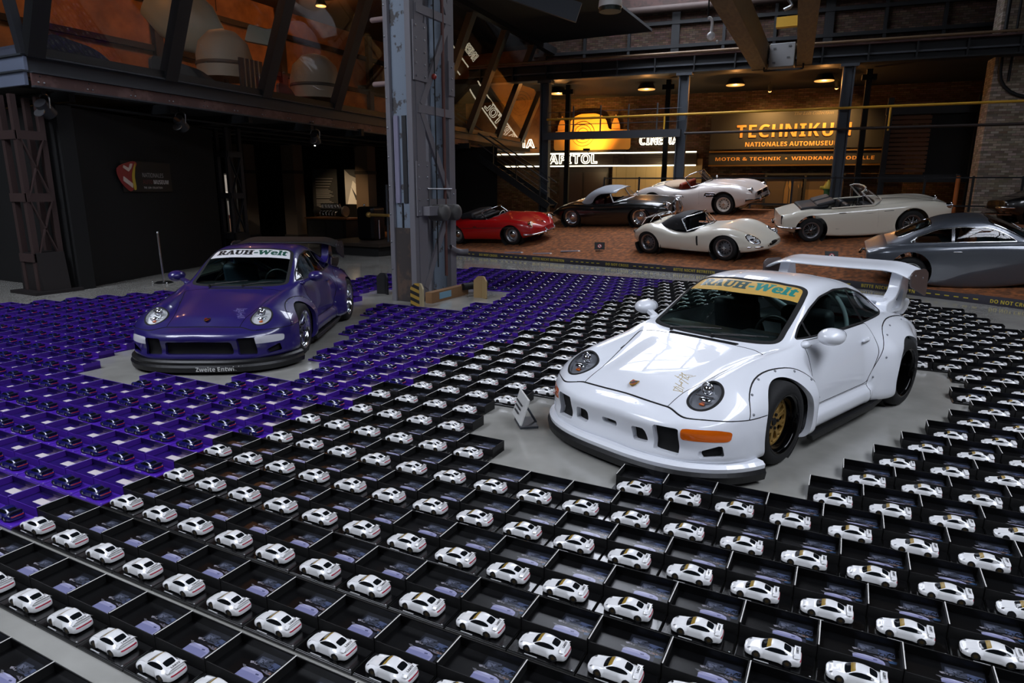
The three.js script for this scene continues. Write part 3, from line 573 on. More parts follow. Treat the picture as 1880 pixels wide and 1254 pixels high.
latticeColumn('lattice_column', 'dark lattice column right of the black museum wall', -16.1, 13.6, 3.72, [std(0x222226, .7, .2), std(0x181818, .7, .2)]);
{
  // brown piers and exhibits in the dark aisle
  const pier = std(0x5c4c3c, .85);
  [[-21.2, 18.6, 'brown plaster pier in the dark aisle, left of three'], [-19.7, 19.6, 'brown plaster pier in the dark aisle, middle of three'], [-17.4, 21.2, 'brown plaster pier in the dark aisle, behind the engine']].forEach(([X, Y, l]) => { const t = thing('pier', l, 'pier'); part('shaft', box(.62, 3.72, .5, X, 1.86, -Y), pier, t); part('band', box(.68, .12, .54, X, 2.7, -Y), std(0x2c241d, .8), t); part('plinth', box(.7, .3, .58, X, .15, -Y), std(0x2c241d, .8), t); });
  struct('wall_aisle_left', box(14, 3.9, .3).rotateY(.52).translate(-20, 1.9, -22.3), blackWall);
  const pl = thing('engine_table', 'dark exhibit table with copper top carrying the chrome engine', 'table'); part('cabinet', box(1.9, .95, .9, -17.7, .48, -19.6), std(0x1c1a19, .6), pl); part('top', box(2.1, .05, 1.0, -17.7, .98, -19.6), std(0x8a5a34, .4, .4), pl); for (const x of [-.5, .4]) part('door', box(.8, .7, .02, -17.7 + x, .5, -19.14), std(0x242220, .5), pl);
  const en = thing('engine', 'shiny dark engine block with chrome parts on the exhibit table', 'engine'), EX = -17.7, EY = 1.0, EZ = -19.6;
  part('block', rbox(1.0, .3, .45, .05, EX, EY + .2, EZ), std(0x17181a, .3, .7), en); for (let i = 0; i < 6; i++) part('cylinder', cyl(.07, .07, .3, EX - .4 + i * .16, EY + .38, EZ + .12, .4), M.chrome, en); for (let i = 0; i < 6; i++) part('exhaust_pipe', tube([[EX - .4 + i * .16, EY + .25, EZ + .22], [EX - .4 + i * .16, EY + .2, EZ + .36], [EX - .34 + i * .14, EY + .1, EZ + .36]], .028, 12, 6), M.chrome, en); part('flywheel', at(cyl(.2, .2, .08), EX + .56, EY + .24, EZ, 0, 0, PI / 2), M.steel, en); part('gearbox', at(cyl(.1, .2, .4), EX - .66, EY + .22, EZ, 0, 0, PI / 2), std(0x2a2b2e, .35, .7), en);
  const ip = thing('info_panel', 'dark panel of white text beside the car poster', 'panel'); part('board', box(1.0, 1.9, .05).rotateY(.47).translate(-19.0, 1.9, -20.6), std(0x0c0c0d, .7), ip);
  part('text', new THREE.PlaneGeometry(.9, 1.8).rotateY(.47).translate(-18.985, 1.9, -20.57), std(0xffffff, .7, 0, { map: canvasTex(256, 512, (c, a, b) => { c.fillStyle = '#0c0c0d'; c.fillRect(0, 0, a, b); c.fillStyle = '#8b8b8b'; for (let i = 0; i < 26; i++) if (i < 8 ? i % 2 === 0 : i !== 15 && i !== 22) c.fillRect(24, 90 + i * 15, 200 - (i * 37 % 60), 4); }) }), ip);
  const po = thing('car_poster', 'black and white car photograph on the wall above the engine', 'poster'); part('board', box(.95, 1.4, .04).rotateY(.47).translate(-17.85, 2.15, -21.15), black, po);
  part('print', new THREE.PlaneGeometry(.9, 1.35).rotateY(.47).translate(-17.84, 2.15, -21.12), std(0xffffff, .6, 0, { map: canvasTex(256, 384, (c, a, b) => { c.fillStyle = '#9a9894'; c.fillRect(0, 0, a, b); c.fillStyle = '#2c2b2a'; c.beginPath(); c.moveTo(0, 0); c.lineTo(a, 0); c.lineTo(a, 150); c.lineTo(60, 60); c.fill(); c.fillStyle = '#d8d6d0'; c.beginPath(); c.moveTo(20, b); c.lineTo(90, 120); c.lineTo(200, 240); c.lineTo(a, b); c.fill(); c.fillStyle = '#333'; c.beginPath(); c.arc(170, 320, 34, 0, 7); c.fill(); c.beginPath(); c.moveTo(70, 190); c.lineTo(150, 330); c.lineTo(120, 340); c.fill(); }) }), po);
  { const s = new THREE.SpotLight(0xffd9a8, 30, 8, .5, .8, 2); s.position.set(-17.0, 3.55, -18.0); s.target.position.set(-18.0, 1.4, -20.6); scene.add(s, s.target); const k = thing('spotlight', 'small bright ceiling spot over the engine exhibit', 'lamp'); part('housing', at(cyl(.05, .07, .16), -16.98, 3.62, -17.95, -.5), black, k); part('diffuser', at(cyl(.04, .04, .01), -17.0, 3.545, -18.03, -.5), lampGlow(0xffffff, 4), k); part('stem', rod([-16.98, 3.66, -17.95], [-16.98, 3.9, -17.95], .012), black, k); }
  const dk = thing('low_plinth', 'low dark exhibit plinth left of the big pillar', 'plinth'); part('deck', box(2.6, .1, 2.4, -14.2, .35, -17.4), std(0x2a2018, .5), dk); part('skirt', box(2.4, .32, 2.2, -14.2, .16, -17.4), black, dk);
  const mc = thing('machine', 'dark exhibit machine with brass bar on the low plinth', 'machine'); part('body', rbox(.7, 1.1, .7, .12, -14.3, .95, -17.6), std(0x0d0d0e, .3, .3), mc); part('brass_bar', rod([-13.9, 1.25, -17.0], [-13.0, 1.25, -16.9], .05), M.gold, mc); part('knob', ball(.09, -13.9, 1.25, -17.0), M.gold, mc); part('lamp', ball(.04, -14.25, 1.55, -17.22), M.chrome, mc); part('lever', rod([-13.5, .5, -17.0], [-13.5, 1.1, -17.0], .03), M.chrome, mc); part('frame', [rod([-13.3, .4, -17.2], [-13.3, 2.2, -17.2], .04), rod([-13.3, 1.7, -17.2], [-12.9, 1.7, -17.2], .03), rod([-13.3, 2.05, -17.2], [-12.9, 2.05, -17.2], .03)], steelGrey, mc);
  // pale lit figure panel seen past the end of the black wall
  const fp = thing('figure_panel', 'narrow strip of a pale lit display past the black wall', 'display'); part('panel', box(.5, 2.1, .05, -18.5, 1.5, -15.6), std(0x2a2a2a, .7), fp); part('print', new THREE.PlaneGeometry(.46, 2.0).translate(-18.5, 1.5, -15.57), std(0xffffff, .7, 0, { map: canvasTex(64, 256, (c, a, b) => { c.fillStyle = '#161616'; c.fillRect(0, 0, a, b); c.fillStyle = '#a9a9a9'; c.fillRect(0, 0, 50, 70); c.fillStyle = '#efefef'; c.fillRect(0, 70, 56, 22); c.fillStyle = '#8e8e8e'; c.fillRect(4, 108, 50, 60); c.fillStyle = '#4a1818'; c.fillRect(8, 168, 48, 14); c.fillStyle = '#9a7868'; c.fillRect(8, 182, 44, 60); c.fillStyle = '#e8e8e8'; c.fillRect(8, 242, 40, 14); }) }), fp);
  { const s = new THREE.SpotLight(0xfff0e0, 22, 6, .5, .6, 2); s.position.set(-17.4, 3.6, -13.9); s.target.position.set(-18.5, 1.4, -15.6); scene.add(s, s.target); const k = thing('spotlight', 'small ceiling spot lighting the pale display past the black wall', 'lamp'); part('housing', at(cyl(.05, .07, .16), -17.4, 3.68, -13.85, -.6), black, k); part('diffuser', at(cyl(.04, .04, .01), -17.4, 3.60, -13.9, -.6), lampGlow(0xffffff, 3), k); part('stem', rod([-17.4, 3.7, -13.85], [-17.4, 3.9, -13.85], .012), black, k); }
  // pale panelled doors at the far left edge
  const dw = struct('door_2', box(4.2, 3.3, .12).rotateY(.5).translate(-19.5, 1.65, -10.2), std(0x7a6a4c, .8)); for (let i = 0; i < 4; i++) part('door_panel', box(.82, 1.3, .05).translate(-1.5 + i * 1.0, -.5, .08).rotateY(.5).translate(-19.5, 1.65, -10.2), std(0x857550, .8), dw); for (let i = 0; i < 4; i++) part('door_panel', box(.82, .9, .05).translate(-1.5 + i * 1.0, .9, .08).rotateY(.5).translate(-19.5, 1.65, -10.2), std(0x6a5c42, .8), dw);
  { const s = new THREE.SpotLight(0xffd890, 14, 7, .7, .8, 2); s.position.set(-18.0, 3.6, -8.6); s.target.position.set(-19.5, 1.6, -10.1); scene.add(s, s.target); const k = thing('spotlight', 'small ceiling spot over the pale panelled doors', 'lamp'); part('housing', at(cyl(.05, .07, .16), -17.95, 3.68, -8.55, -.5), black, k); part('diffuser', at(cyl(.04, .04, .01), -18, 3.60, -8.62, -.5), lampGlow(0xffe0a0, 1.5), k); part('stem', rod([-17.95, 3.7, -8.55], [-17.95, 3.9, -8.55], .012), black, k); }
  // stage lights clamped under the edge beam
  [[7.6, 'under the corner of the gallery'], [10.6, 'under the middle of the edge beam'], [15.2, 'under the far part of the edge beam']].forEach(([Y, l]) => { const X = -13.85 - .055 * (Y - 7.3), t = thing('stage_light', 'dark stage light hanging ' + l, 'lamp'); part('housing', at(cyl(.13, .11, .3), X, 3.50, -Y, .9, .4), std(0x1c1d22, .5), t); part('lens', at(cyl(.10, .10, .02), X + .05, 3.42, -Y + .14, .9, .4), M.steel, t); part('yoke', tube([[X - .16, 3.5, -Y], [X - .16, 3.7, -Y], [X, 3.76, -Y], [X + .16, 3.7, -Y], [X + .16, 3.5, -Y]], .014, 20, 6), M.steel, t); part('clamp', box(.06, .14, .06, X, 3.82, -Y), steelDark, t); });
  // chrome rope post
  const rp = thing('barrier_post', 'slim chrome post standing in front of the black museum wall', 'post', [-13.42, 0, -9.3], 0); part('shaft', at(cyl(.025, .025, 1.06, 0, .56, 0), 0, 0, 0, 0, 0, .03), M.chrome, rp); part('foot', cyl(.2, .14, .03, 0, .015, 0, 0, 0, 0, 28), std(0x101012, .4), rp); part('cap', ball(.03, -.03, 1.1, 0), M.chrome, rp); for (const z of [-.24, .24]) part('foot_stud', ball(.02, z, .02, .1), M.chrome, rp);
}
{ // big riveted pillar in the middle of the floor
  const t = thing('lattice_pillar', 'big grey-blue riveted lattice pillar standing among the purple boxes', 'pillar', [-7.2, 0, -9.90], 0);
  const blue = std(0xffffff, .5, .15, { map: dataTex(256, (x, y, i) => { const n = sstep(.56, .66, NZ[i] * .6 + NZ2[i] * .4); return [lerp(128, 78, n), lerp(140, 76, n), lerp(154, 76, n)]; }, true, .7) }), grey = std(0x77757a, .55, .2), foot = std(0xffffff, .8, .1, { map: rustTex([62, 56, 54], [86, 70, 60]) });
  const H = 11.9, F = 1.15; // local: x right, z towards the viewer = +, far side at -1.2
  part('face_plate', box(.42, H - 1.35, .05, -.06, 1.35 + (H - 1.35) / 2, .02), blue, t); part('foot_plate', box(.46, 1.35, .08, -.06, .68, .04), foot, t);
  for (const [x, wd] of [[-.27, .09], [.19, .11]]) part('front_flange', box(wd, H, .14, x, H / 2, .05), grey, t);
  part('side_web', box(.03, H, .26, .245, H / 2, -.12), grey, t);
  part('slot_cover', box(.09, 1.5, .04, -.14, 2.55, .07), std(0x8d8aa0, .4, .2), t); part('cover_rail', box(.09, 1.5, .02, .02, 2.55, .055), std(0x2b2c2e, .5), t); part('cable_slot', box(.025, 1.2, .02, -.06, 1.2, .06), M.dark, t);
  for (const z of [-1.15]) { part('rear_chord', box(.46, H, .05, -.06, H / 2, z), blue, t); part('rear_flange', box(.10, H, .2, .2, H / 2, z), grey, t); part('rear_flange', box(.10, H, .2, -.27, H / 2, z), grey, t); }
  part('cable', rod([.26, .4, -.86], [.26, H, -.86], .03), std(0x5c3a34, .6), t); part('cable', rod([.28, .6, -.55], [.28, H, -.55], .012), M.dark, t);
  const n = 7; for (let i = 0; i < n; i++) { const y = .25 + i * 1.62, a = i % 2 ? [-.15, -1.05] : [-1.05, -.15]; for (const x of [.25, -.3]) part('lacing', bar([x, y, a[1]], [x, y + 1.5, a[0]], .13, .05, [1, 0, 0]), grey, t); part('tie_bar', box(.06, .14, 1.1, .25, y + 1.55, -.58), grey, t); }
  for (const y of [2.05, 4.35, 6.7]) { part('gusset_plate', box(.02, .95, .42, .275, y, -.12), grey, t); for (let r = 0; r < 5; r++) for (const z of [.02, -.24]) part('rivet', ball(.02, .29, y - .4 + r * .2, z, .6, 1, 1, 8), M.steel, t); part('gusset_plate', box(.02, .6, .2, .275, y - .3, -1.12), grey, t); for (let r = 0; r < 3; r++) part('rivet', ball(.02, .29, y - .5 + r * .2, -1.12, .6, 1, 1, 8), M.steel, t); }
  for (let i = 0; i < 22; i++) part('rivet', ball(.018, -.29, .6 + i * .5, .125, 1, 1, .6, 8), M.steel, t);
  for (const z of [-.45, -.85]) part('roller', [at(cyl(.15, .15, .3), .38, 1.62, z, 0, 0, PI / 2, 0, 20), ball(.15, .52, 1.62, z, .5, 1, 1)], std(0x4d4b49, .7, .2), t);
  part('bracket', box(.3, .16, 1.0, .3, 1.66, -.55), grey, t); part('hook_rail', [rod([.32, 2.05, -.2], [.32, 2.05, -1.0], .012), rod([.32, 1.75, -.25], [.32, 2.05, -.25], .012)], M.steel, t); part('red_lamp', ball(.05, .3, 4.0, -.5), std(0x8a2a20, .4), t); for (const y of [3.85, 4.9, 5.7]) part('handle', at(new THREE.CapsuleGeometry(.045, .3, 6, 12), -.44, y, .05, 0, 0, PI / 2), std(0x8a7470, .5), t);
  part('pipe_stub', tube([[.3, .95, -.95], [.36, .85, -1.2], [.5, .85, -1.3]], .05, 12), grey, t);
  // kerb and guards round its foot
  const kb = thing('kerb_block', 'low wooden kerb with pale markings at the foot of the lattice pillar', 'kerb', [-6.75, 0, -10.4]); part('beam', box(.14, .2, 1.3, .0, .1, -.1, 0, 0, 0), std(0x7d5c3c, .8), kb); part('label', box(.01, .12, .4, .075, .11, .1), std(0x6f95a8, .7), kb); part('pipe', rod([.1, .18, -.5], [.35, .2, -1.0], .07), M.dark, kb);
  const stripes = canvasTex(128, 256, (c, a, b) => { c.fillStyle = '#a08030'; c.fillRect(0, 0, a, b); c.fillStyle = '#191817'; for (let i = -3; i < 6; i++) { c.beginPath(); c.moveTo(0, i * 64 + 64); c.lineTo(a, i * 64 + 140); c.lineTo(a, i * 64 + 172); c.lineTo(0, i * 64 + 96); c.fill(); } });
  const sm = std(0xffffff, .6, 0, { map: stripes }); stripes.wrapS = stripes.wrapT = THREE.RepeatWrapping; stripes.repeat.set(3, 2);
  const guard = (X, Y, m1, m2, l) => { const g = thing('corner_guard', l, 'guard', [X, 0, -Y], .3); part('left_plate', ext(round([[-.18, 0], [0, 0], [0, .42], [-.1, .42], [-.18, .34]], .02), .03), m1, g); part('right_plate', ext(round([[0, 0], [.18, 0], [.18, .34], [.08, .42], [0, .42]], .02), .03).rotateY(-.9), m2, g); };
  guard(-6.68, 9.5, sm, std(0x9a8c6c, .6), 'yellow and black striped corner guard at the front of the lattice pillar'); guard(-6.2, 10.9, std(0x8a7048, .7), std(0x9a8258, .7), 'worn brown corner guard standing to the right of the lattice pillar'); guard(-8.15, 10.4, std(0x111112, .6), std(0x18181a, .6), 'black corner guard standing to the left of the lattice pillar');
}
{ // overhead timbers, pendant, boxes
  const wb = (a, b, l) => { const t = thing('timber_beam', l, 'beam'); part('shaft', bar(a, b, .5, .85), wood, t); part('end_cap', bar(b.map((v, i) => lerp(b[i], a[i], .004)), b.map((v, i) => lerp(b[i], a[i], -.004)), .54, .89), std(0x2a2620, .8), t); };
  wb([-3.2, 6.9, -13.6], [-3.6, 6.85, -27.0], 'long mossy timber beam overhead, left of the pair'); wb([-1.1, 6.95, -13.6], [-2.1, 6.9, -27.0], 'long mossy timber beam overhead, right of the pair');
  const ac = thing('junction_box', 'grey steel box hanging below the girder between the timber beams', 'box'); part('case', rbox(.85, .8, .5, .03, -2.83, 6.8, -26.8), std(0x6c6e70, .6), ac); for (const [x, y] of [[-.25, .22], [.25, .28], [-.25, -.25], [.22, -.1]]) part('label', box(.1, .06, .01, -2.83 + x, 6.8 + y, -26.54), std(0x3a3c3e, .7), ac); part('cradle', [bar([-3.4, 6.3, -26.6], [-2.1, 6.3, -26.6], .06, .06), rod([-3.4, 6.3, -26.6], [-3.4, 7.3, -26.6], .03), rod([-2.1, 6.3, -26.6], [-2.1, 7.3, -26.6], .03)], steelDark, ac);
  const pn = thing('pendant_lamp', 'white dome pendant lamp at the top of the picture', 'lamp', [-5.4, 6.1, -15.4]); part('shade', lathe([[0, .30], [.1, .295], [.2, .24], [.255, .14], [.27, 0], [.25, 0], [.23, .13], [.18, .22], [0, .27]], 40), std(0xe8e8e6, .4), pn); part('inner', at(cyl(.25, .25, .08), 0, -.05, 0), std(0x10201c, .5), pn); part('stem', rod([0, .3, 0], [0, 6.0, 0], .012), black, pn); 
  const cm = thing('camera_lamp', 'small white hanging camera beside the left timber beam', 'camera', [-3.55, 5.75, -17.6]); part('arm', tube([[0, 0, 0], [0, .35, 0], [-.05, .42, 0], [-.1, .42, 0]], .035, 16), std(0xe0e0e0, .4), cm); part('head', ball(.1, 0, 0, 0), std(0xe0e0e0, .4), cm); part('tip', ball(.04, .16, -.14, 0), std(0xd0d0d0, .4), cm); part('rod', rod([-.1, .42, 0], [-.1, 1.0, 0], .02), steelDark, cm);
  const rb = thing('red_trolley', 'rust red crane trolley between the timber beams', 'trolley'); part('frame', box(1.3, .18, .3, -2.3, 8.15, -22), std(0x7a3226, .6), rb); part('wheel', at(cyl(.3, .3, .12), -2.9, 7.9, -22, PI / 2), std(0x3a3836, .6), rb); part('wheel', at(cyl(.3, .3, .12), -1.8, 7.9, -22, PI / 2), std(0x3a3836, .6), rb); part('hook', tube([[-2.3, 8.0, -22], [-2.3, 7.5, -22], [-2.2, 7.3, -22], [-2.4, 7.2, -22]], .05, 16), M.steel, rb); part('bar', box(1.0, .3, .25, -2.3, 7.3, -24), yellowPaint, rb);
  const tr = thing('roof_truss', 'dark steel roof edge jutting in above the gallery', 'truss'); part('plate', bar([-9.6, 7.6, -17.0], [-7.2, 6.75, -18.0], .12, .5), steelGrey, tr); part('soffit', box(7, .1, 12, -11.5, 8.4, -22), black, tr); part('brace', bar([-13, 8.2, -18], [-9, 7.4, -17.4], .1, .2), steelDark, tr);
}
// ---------------------------------------------------------------- display ramp with brown mat
const RAMP = { p: [-4, 17.0], slope: .185, base: .16, edge: [[-19, 19.4], [-11.36, 17.96], [-7.92, 17.5], [-3.89, 16.85], [-.65, 16.2], [.54, 15.8], [1.83, 15.06], [2.92, 14.41], [5.5, 12.6], [8.0, 10.6]] };
const RN = [.28 / Math.hypot(.28, .96), .96 / Math.hypot(.28, .96)];
const rampS = (X, Y) => RN[0] * (X - RAMP.p[0]) + RN[1] * (Y - RAMP.p[1]);
const rampH = (X, Y) => { const h = RAMP.slope * Math.max(0, rampS(X, Y)), k = 1.27 - .33 * sstep(.5, 5, X); return RAMP.base + (h < k ? h : k); };
{
  const e = new THREE.CatmullRomCurve3(RAMP.edge.map(p => new V3(p[0], 0, p[1])), false, 'centripetal').getPoints(90).map(p => [p.x, p.z]);
  const pos = [], uv = [], idx = [], N = 22;
  e.forEach(([X, Y], i) => { for (let k = 0; k <= N; k++) { const t = k / N, bx = X * .3 + .7 * lerp(-19, 9.5, i / 90), by = 26.2 + bx * .12, x = lerp(X, bx, t), y = lerp(Y, by, t); pos.push(x, k ? rampH(x, y) : RAMP.base, -y); uv.push(x, y); } });
  for (let i = 0; i < 90; i++) for (let k = 0; k < N; k++) { const a = i * (N + 1) + k, b = a + 1, c = a + N + 1, d = c + 1; idx.push(a, c, b, b, c, d); }
  const g = new THREE.BufferGeometry(); g.setAttribute('position', new THREE.Float32BufferAttribute(pos, 3)); g.setAttribute('uv', new THREE.Float32BufferAttribute(uv, 2)); g.setIndex(idx); g.computeVertexNormals();
  const mt = dataTex(256, (x, y, i) => { const a = NZ[(i * 3) % 65536], b = NZ2[i], v = .62 + a * .42 + (b - .5) * .7; return [150 * v, 88 * v, 43 * v]; }, true, .55);
  struct('floor', g, std(0xffffff, .95, 0, { map: mt, bumpMap: dataTex(256, (x, y, i) => { const v = 255 * NZ2[(i * 5) % 65536]; return [v, v, v]; }, false, 2), bumpScale: .006 }));
  // kerb fascia with the warning lettering
  const len = [0]; for (let i = 1; i < e.length; i++) len.push(len[i - 1] + Math.hypot(e[i][0] - e[i - 1][0], e[i][1] - e[i - 1][1]));
  const fp = [], fu = [], fi = []; e.forEach(([X, Y], i) => { fp.push(X, 0, -Y, X, RAMP.base, -Y, X + .012, RAMP.base + .004, -Y - .05); const u = len[i] / 4.4; fu.push(u, 0, u, .97, u, 1); });
  for (let i = 0; i < e.length - 1; i++) { const a = i * 3, c = a + 3; fi.push(a, c, a + 1, a + 1, c, c + 1, a + 1, c + 1, a + 2, a + 2, c + 1, c + 2); }
  const fg = new THREE.BufferGeometry(); fg.setAttribute('position', new THREE.Float32BufferAttribute(fp, 3)); fg.setAttribute('uv', new THREE.Float32BufferAttribute(fu, 2)); fg.setIndex(fi); fg.computeVertexNormals();
  const tape = canvasTex(2048, 80, (c, a, b) => { c.fillStyle = '#2b2933'; c.fillRect(0, 0, a, b); c.fillStyle = '#b9a62a'; c.font = 'bold 46px sans-serif'; c.textBaseline = 'middle'; c.fillText('DO NOT CROSS', 40, b * .52, 330); c.fillText('BITTE NICHT BETRETEN', 960, b * .52, 540); for (const x0 of [430, 1570]) for (let i = 0; i < 6; i++) c.fillRect(x0 + i * 78, b * .45, 40, 10); });
  tape.wrapS = THREE.RepeatWrapping;
  struct('trim_1', fg, std(0xffffff, .6, 0, { map: tape }));
  // little warning signs and grey floor labels on the mat
  const no = canvasTex(128, 96, (c, a, b) => { c.fillStyle = '#0e0e10'; c.fillRect(0, 0, a, b); c.fillStyle = '#e9e4e0'; c.beginPath(); c.arc(64, 50, 25, 0, 7); c.fill(); c.strokeStyle = '#b02030'; c.lineWidth = 8; c.beginPath(); c.arc(64, 50, 24, 0, 7); c.stroke(); c.beginPath(); c.moveTo(47, 33); c.lineTo(81, 67); c.stroke(); c.fillStyle = '#222'; c.fillRect(58, 38, 12, 24); });
  [[-6.55, 18.5, 'small black prohibition sign on the mat right of the red roadster'], [-.33, 17.3, 'small black prohibition sign on the mat between the cream and white cars']].forEach(([X, Y, l]) => { const h = rampH(X, Y), t = thing('floor_sign', l, 'sign', [X, h, -Y], .35); part('board', box(.30, .22, .015, 0, .16, 0, -.35), std(0x0e0e10, .5), t); part('face', new THREE.PlaneGeometry(.29, .21).rotateX(-.35).translate(0, .163, .009), std(0xffffff, .5, 0, { map: no }), t); part('stay', rod([0, .18, -.02], [0, .01, -.16], .008), black, t); part('foot', box(.24, .02, .14, 0, .01, -.08), black, t); });
  [[-9.2, 18.05, 'grey floor label in front of the red roadster, left of three'], [-8.3, 18.2, 'grey floor label in front of the red roadster, middle of three'], [-7.5, 18.5, 'grey floor label in front of the red roadster, right of three']].forEach(([X, Y, l]) => { const t = thing('floor_label', l, 'label', [X, rampH(X, Y) + .012, -Y], .28); t.rotation.x = Math.atan(RAMP.slope) * .8; part('plate', rbox(.55, .02, .16, .008), std(0x55505c, .5), t); part('bright_tab', box(.06, .022, .08, .29, .002, .03), std(0xd8d8d8, .4), t); });
}

{ // small plaque beside the white coupe
  const t = thing('plaque', 'small white plaque standing by the front lip of the white sports coupe', 'sign', [-2.42, 0, -4.92], -.9); part('board', rbox(.34, .24, .02, .006, 0, .16, 0, -.3), std(0xc9c9c6, .5), t); for (let i = 0; i < 3; i++) part('text_line', box(.2 - i * .03, .016, .004, -.02, .20 - i * .04, .012 + i * .012, -.3), std(0x3a3a3c, .6), t); part('stay', rod([0, .2, -.03], [0, .01, -.14], .01), steelGrey, t); part('foot', box(.26, .02, .16, 0, .01, -.05), steelGrey, t);
}
// ---------------------------------------------------------------- wide-body rear-engined coupe
const LOW = [[0.868, 0.52], [0.875, 0.33], [0.86, 0.18], [0.80, 0.14], [0, 0.13]];
const COUPE_NET = [
  [2.09, [0, .488, -.165], [0, .480, -.115], [0, .468, -.07], [0, .453, -.036], [0, .434, -.012], [0, .40, 0], [0, .345, -.012], [0, .26, -.035], [0, .18, -.01], [0, .15, -.03], [0, .13, -.08]],
  [2.09, [0, .488, -.167], [.14, .480, -.117], [.24, .468, -.072], [.29, .453, -.038], [.325, .434, -.014], [.335, .40, 0], [.34, .345, -.012], [.345, .26, -.035], [.34, .18, -.01], [.3, .15, -.03], [0, .13, -.08]],
  [2.01, [0, .502, -.125], [.23, .497, -.095], [.41, .487, -.065], [.51, .472, -.04], [.575, .45, -.015], [.61, .40, 0], [.63, .345, -.01], [.635, .26, -.03], [.62, .18, -.01], [.55, .14, 0], [0, .13, 0]],
  [1.85, [0, .545, -.04], [.25, .542, -.03], [.46, .538, -.02], [.57, .53, -.01], [.665, .505], [.735, .45], [.77, .36], [.78, .26, -.01], [.765, .18], [.70, .14], [0, .13]],
  [1.72, [0, .592], [.255, .589], [.46, .578], [.565, .615], [.67, .608], [.765, .52], [.81, .40], [.82, .27], [.805, .18], [.74, .14], [0, .13]],
  [1.60, [0, .628], [.26, .624], [.465, .612], [.57, .682], [.675, .672], [.785, .565], [.835, .42], [.845, .28], [.83, .18], [.78, .14], [0, .13]],
  [1.35, [0, .692], [.27, .688], [.485, .677], [.585, .735], [.685, .722], [.795, .625], [.85, .47], [.86, .30], [.85, .18], [.80, .14], [0, .13]],
  [1.05, [0, .756], [.29, .752], [.53, .742], [.61, .772], [.695, .764], [.80, .685], [.862, .5], [.87, .32], [.86, .18], [.80, .14], [0, .13]],
  [.87, [0, .808], [.31, .804], [.59, .79], [.665, .798], [.72, .792], [.80, .71], [.865, .52], [.873, .33], [.86, .18], [.80, .14], [0, .13]],
  [.73, [0, .88], [.32, .874], [.615, .842], [.685, .824], [.735, .81], [.80, .725], ...LOW],
  [.50, [0, 1.03], [.31, 1.022], [.60, .972], [.685, .89], [.745, .828], [.805, .732], ...LOW],
  [.27, [0, 1.175], [.30, 1.166], [.572, 1.108], [.665, .97], [.752, .84], [.81, .737], ...LOW],
  [.07, [0, 1.248], [.29, 1.24], [.548, 1.184], [.648, 1.01], [.757, .845], [.812, .74], ...LOW],
  [-.25, [0, 1.275], [.28, 1.268], [.528, 1.215], [.638, 1.03], [.757, .85], [.815, .745], ...LOW],
  [-.60, [0, 1.243], [.275, 1.236], [.51, 1.184], [.628, 1.02], [.752, .855], [.815, .75], ...LOW],
  [-.95, [0, 1.163], [.27, 1.154], [.495, 1.105], [.612, .98], [.735, .855], [.815, .755], ...LOW],
  [-1.25, [0, 1.045], [.265, 1.034], [.475, .994], [.59, .915], [.71, .842], [.81, .755], ...LOW],
  [-1.5, [0, .935], [.26, .926], [.455, .898], [.57, .86], [.69, .815], [.80, .74], ...LOW],
  [-1.75, [0, .84], [.26, .832], [.44, .818], [.565, .797], [.675, .765], [.78, .69], [.83, .50], [.84, .33], [.82, .2], [.76, .16], [0, .15]],
  [-1.95, [0, .755], [.25, .75], [.42, .742], [.54, .728], [.63, .695], [.715, .62], [.76, .46], [.77, .32], [.75, .21], [.69, .17], [0, .16]],
  [-2.07, [0, .695, .03], [.21, .688, .03], [.35, .68, .03], [.45, .665, .02], [.52, .635, .01], [.565, .57], [.59, .45, -.01], [.60, .33, -.01], [.58, .23], [.52, .18, .02], [0, .17, .04]],
  [-2.105, [0, .69, .04], [.1, .68, .04], [.17, .67, .03], [.22, .65, .02], [.26, .62, .01], [.28, .56], [.29, .45, -.01], [.295, .33, -.01], [.29, .23], [.26, .18, .02], [0, .17, .04]],
  [-2.105, [0, .69, .04], [0, .68, .04], [0, .67, .03], [0, .65, .02], [0, .62, .01], [0, .56], [0, .45, -.01], [0, .33, -.01], [0, .23], [0, .18, .02], [0, .17, .04]],
];
const AX = 1.136, FY = 0.318, RY = 0.325, FR = 0.338, RR = 0.348;
function coupeFlare(x, y, z) {
  const g = sstep(.48, .78, z);
  const f = .092 * sstep(2.06, 1.62, x) * sstep(.63, .72, x) * (1 - sstep(.46, .77, y)) * g;
  const r = .14 * sstep(-.36, -.80, x) * (1 - sstep(-1.22, -1.62, x) * .95) * (1 - sstep(.58, .86, y)) * g * sstep(-2.12, -1.98, x);
  const s = .05 * sstep(-.62, -.5, x) * (1 - sstep(.60, .66, x)) * (1 - sstep(.27, .33, y)) * sstep(.6, .8, z);
  return [x, y, z + f + r + s * (1 - sstep(.0, .05, f + r))];
}
const WS = sd(smooth([[.845, -.25], [.845, 0], [.835, .27], [.79, .50], [.735, .588], [.60, .582], [.42, .562], [.25, .535], [.135, .49], [.13, .28], [.135, 0], [.135, -.25]]));
const RW = sd(round([[-.78, -.3], [-.80, .41], [-1.30, .39], [-1.36, -.3]], .1));
const SIDE = sd(round([[.615, .862, .02], [.50, .945], [.27, 1.068], [.06, 1.138], [-.25, 1.172], [-.60, 1.152], [-.90, 1.078], [-1.10, .985, .06], [-1.16, .905, .05], [-1.02, .882, .05], [-.5, .868]], .05));
const DOOR = sd(round([[.60, .845], [.625, .60], [.61, .345], [-.42, .345], [-.56, .62], [-.58, .86]], .05));
const FFL = sd(smooth([[1.80, .30], [1.66, .46], [1.56, .585], [1.36, .68], [1.10, .715], [.88, .69], [.73, .60], [.66, .45], [.64, .2], [.66, .08], [1.3, -.1], [1.75, .08]], 4));
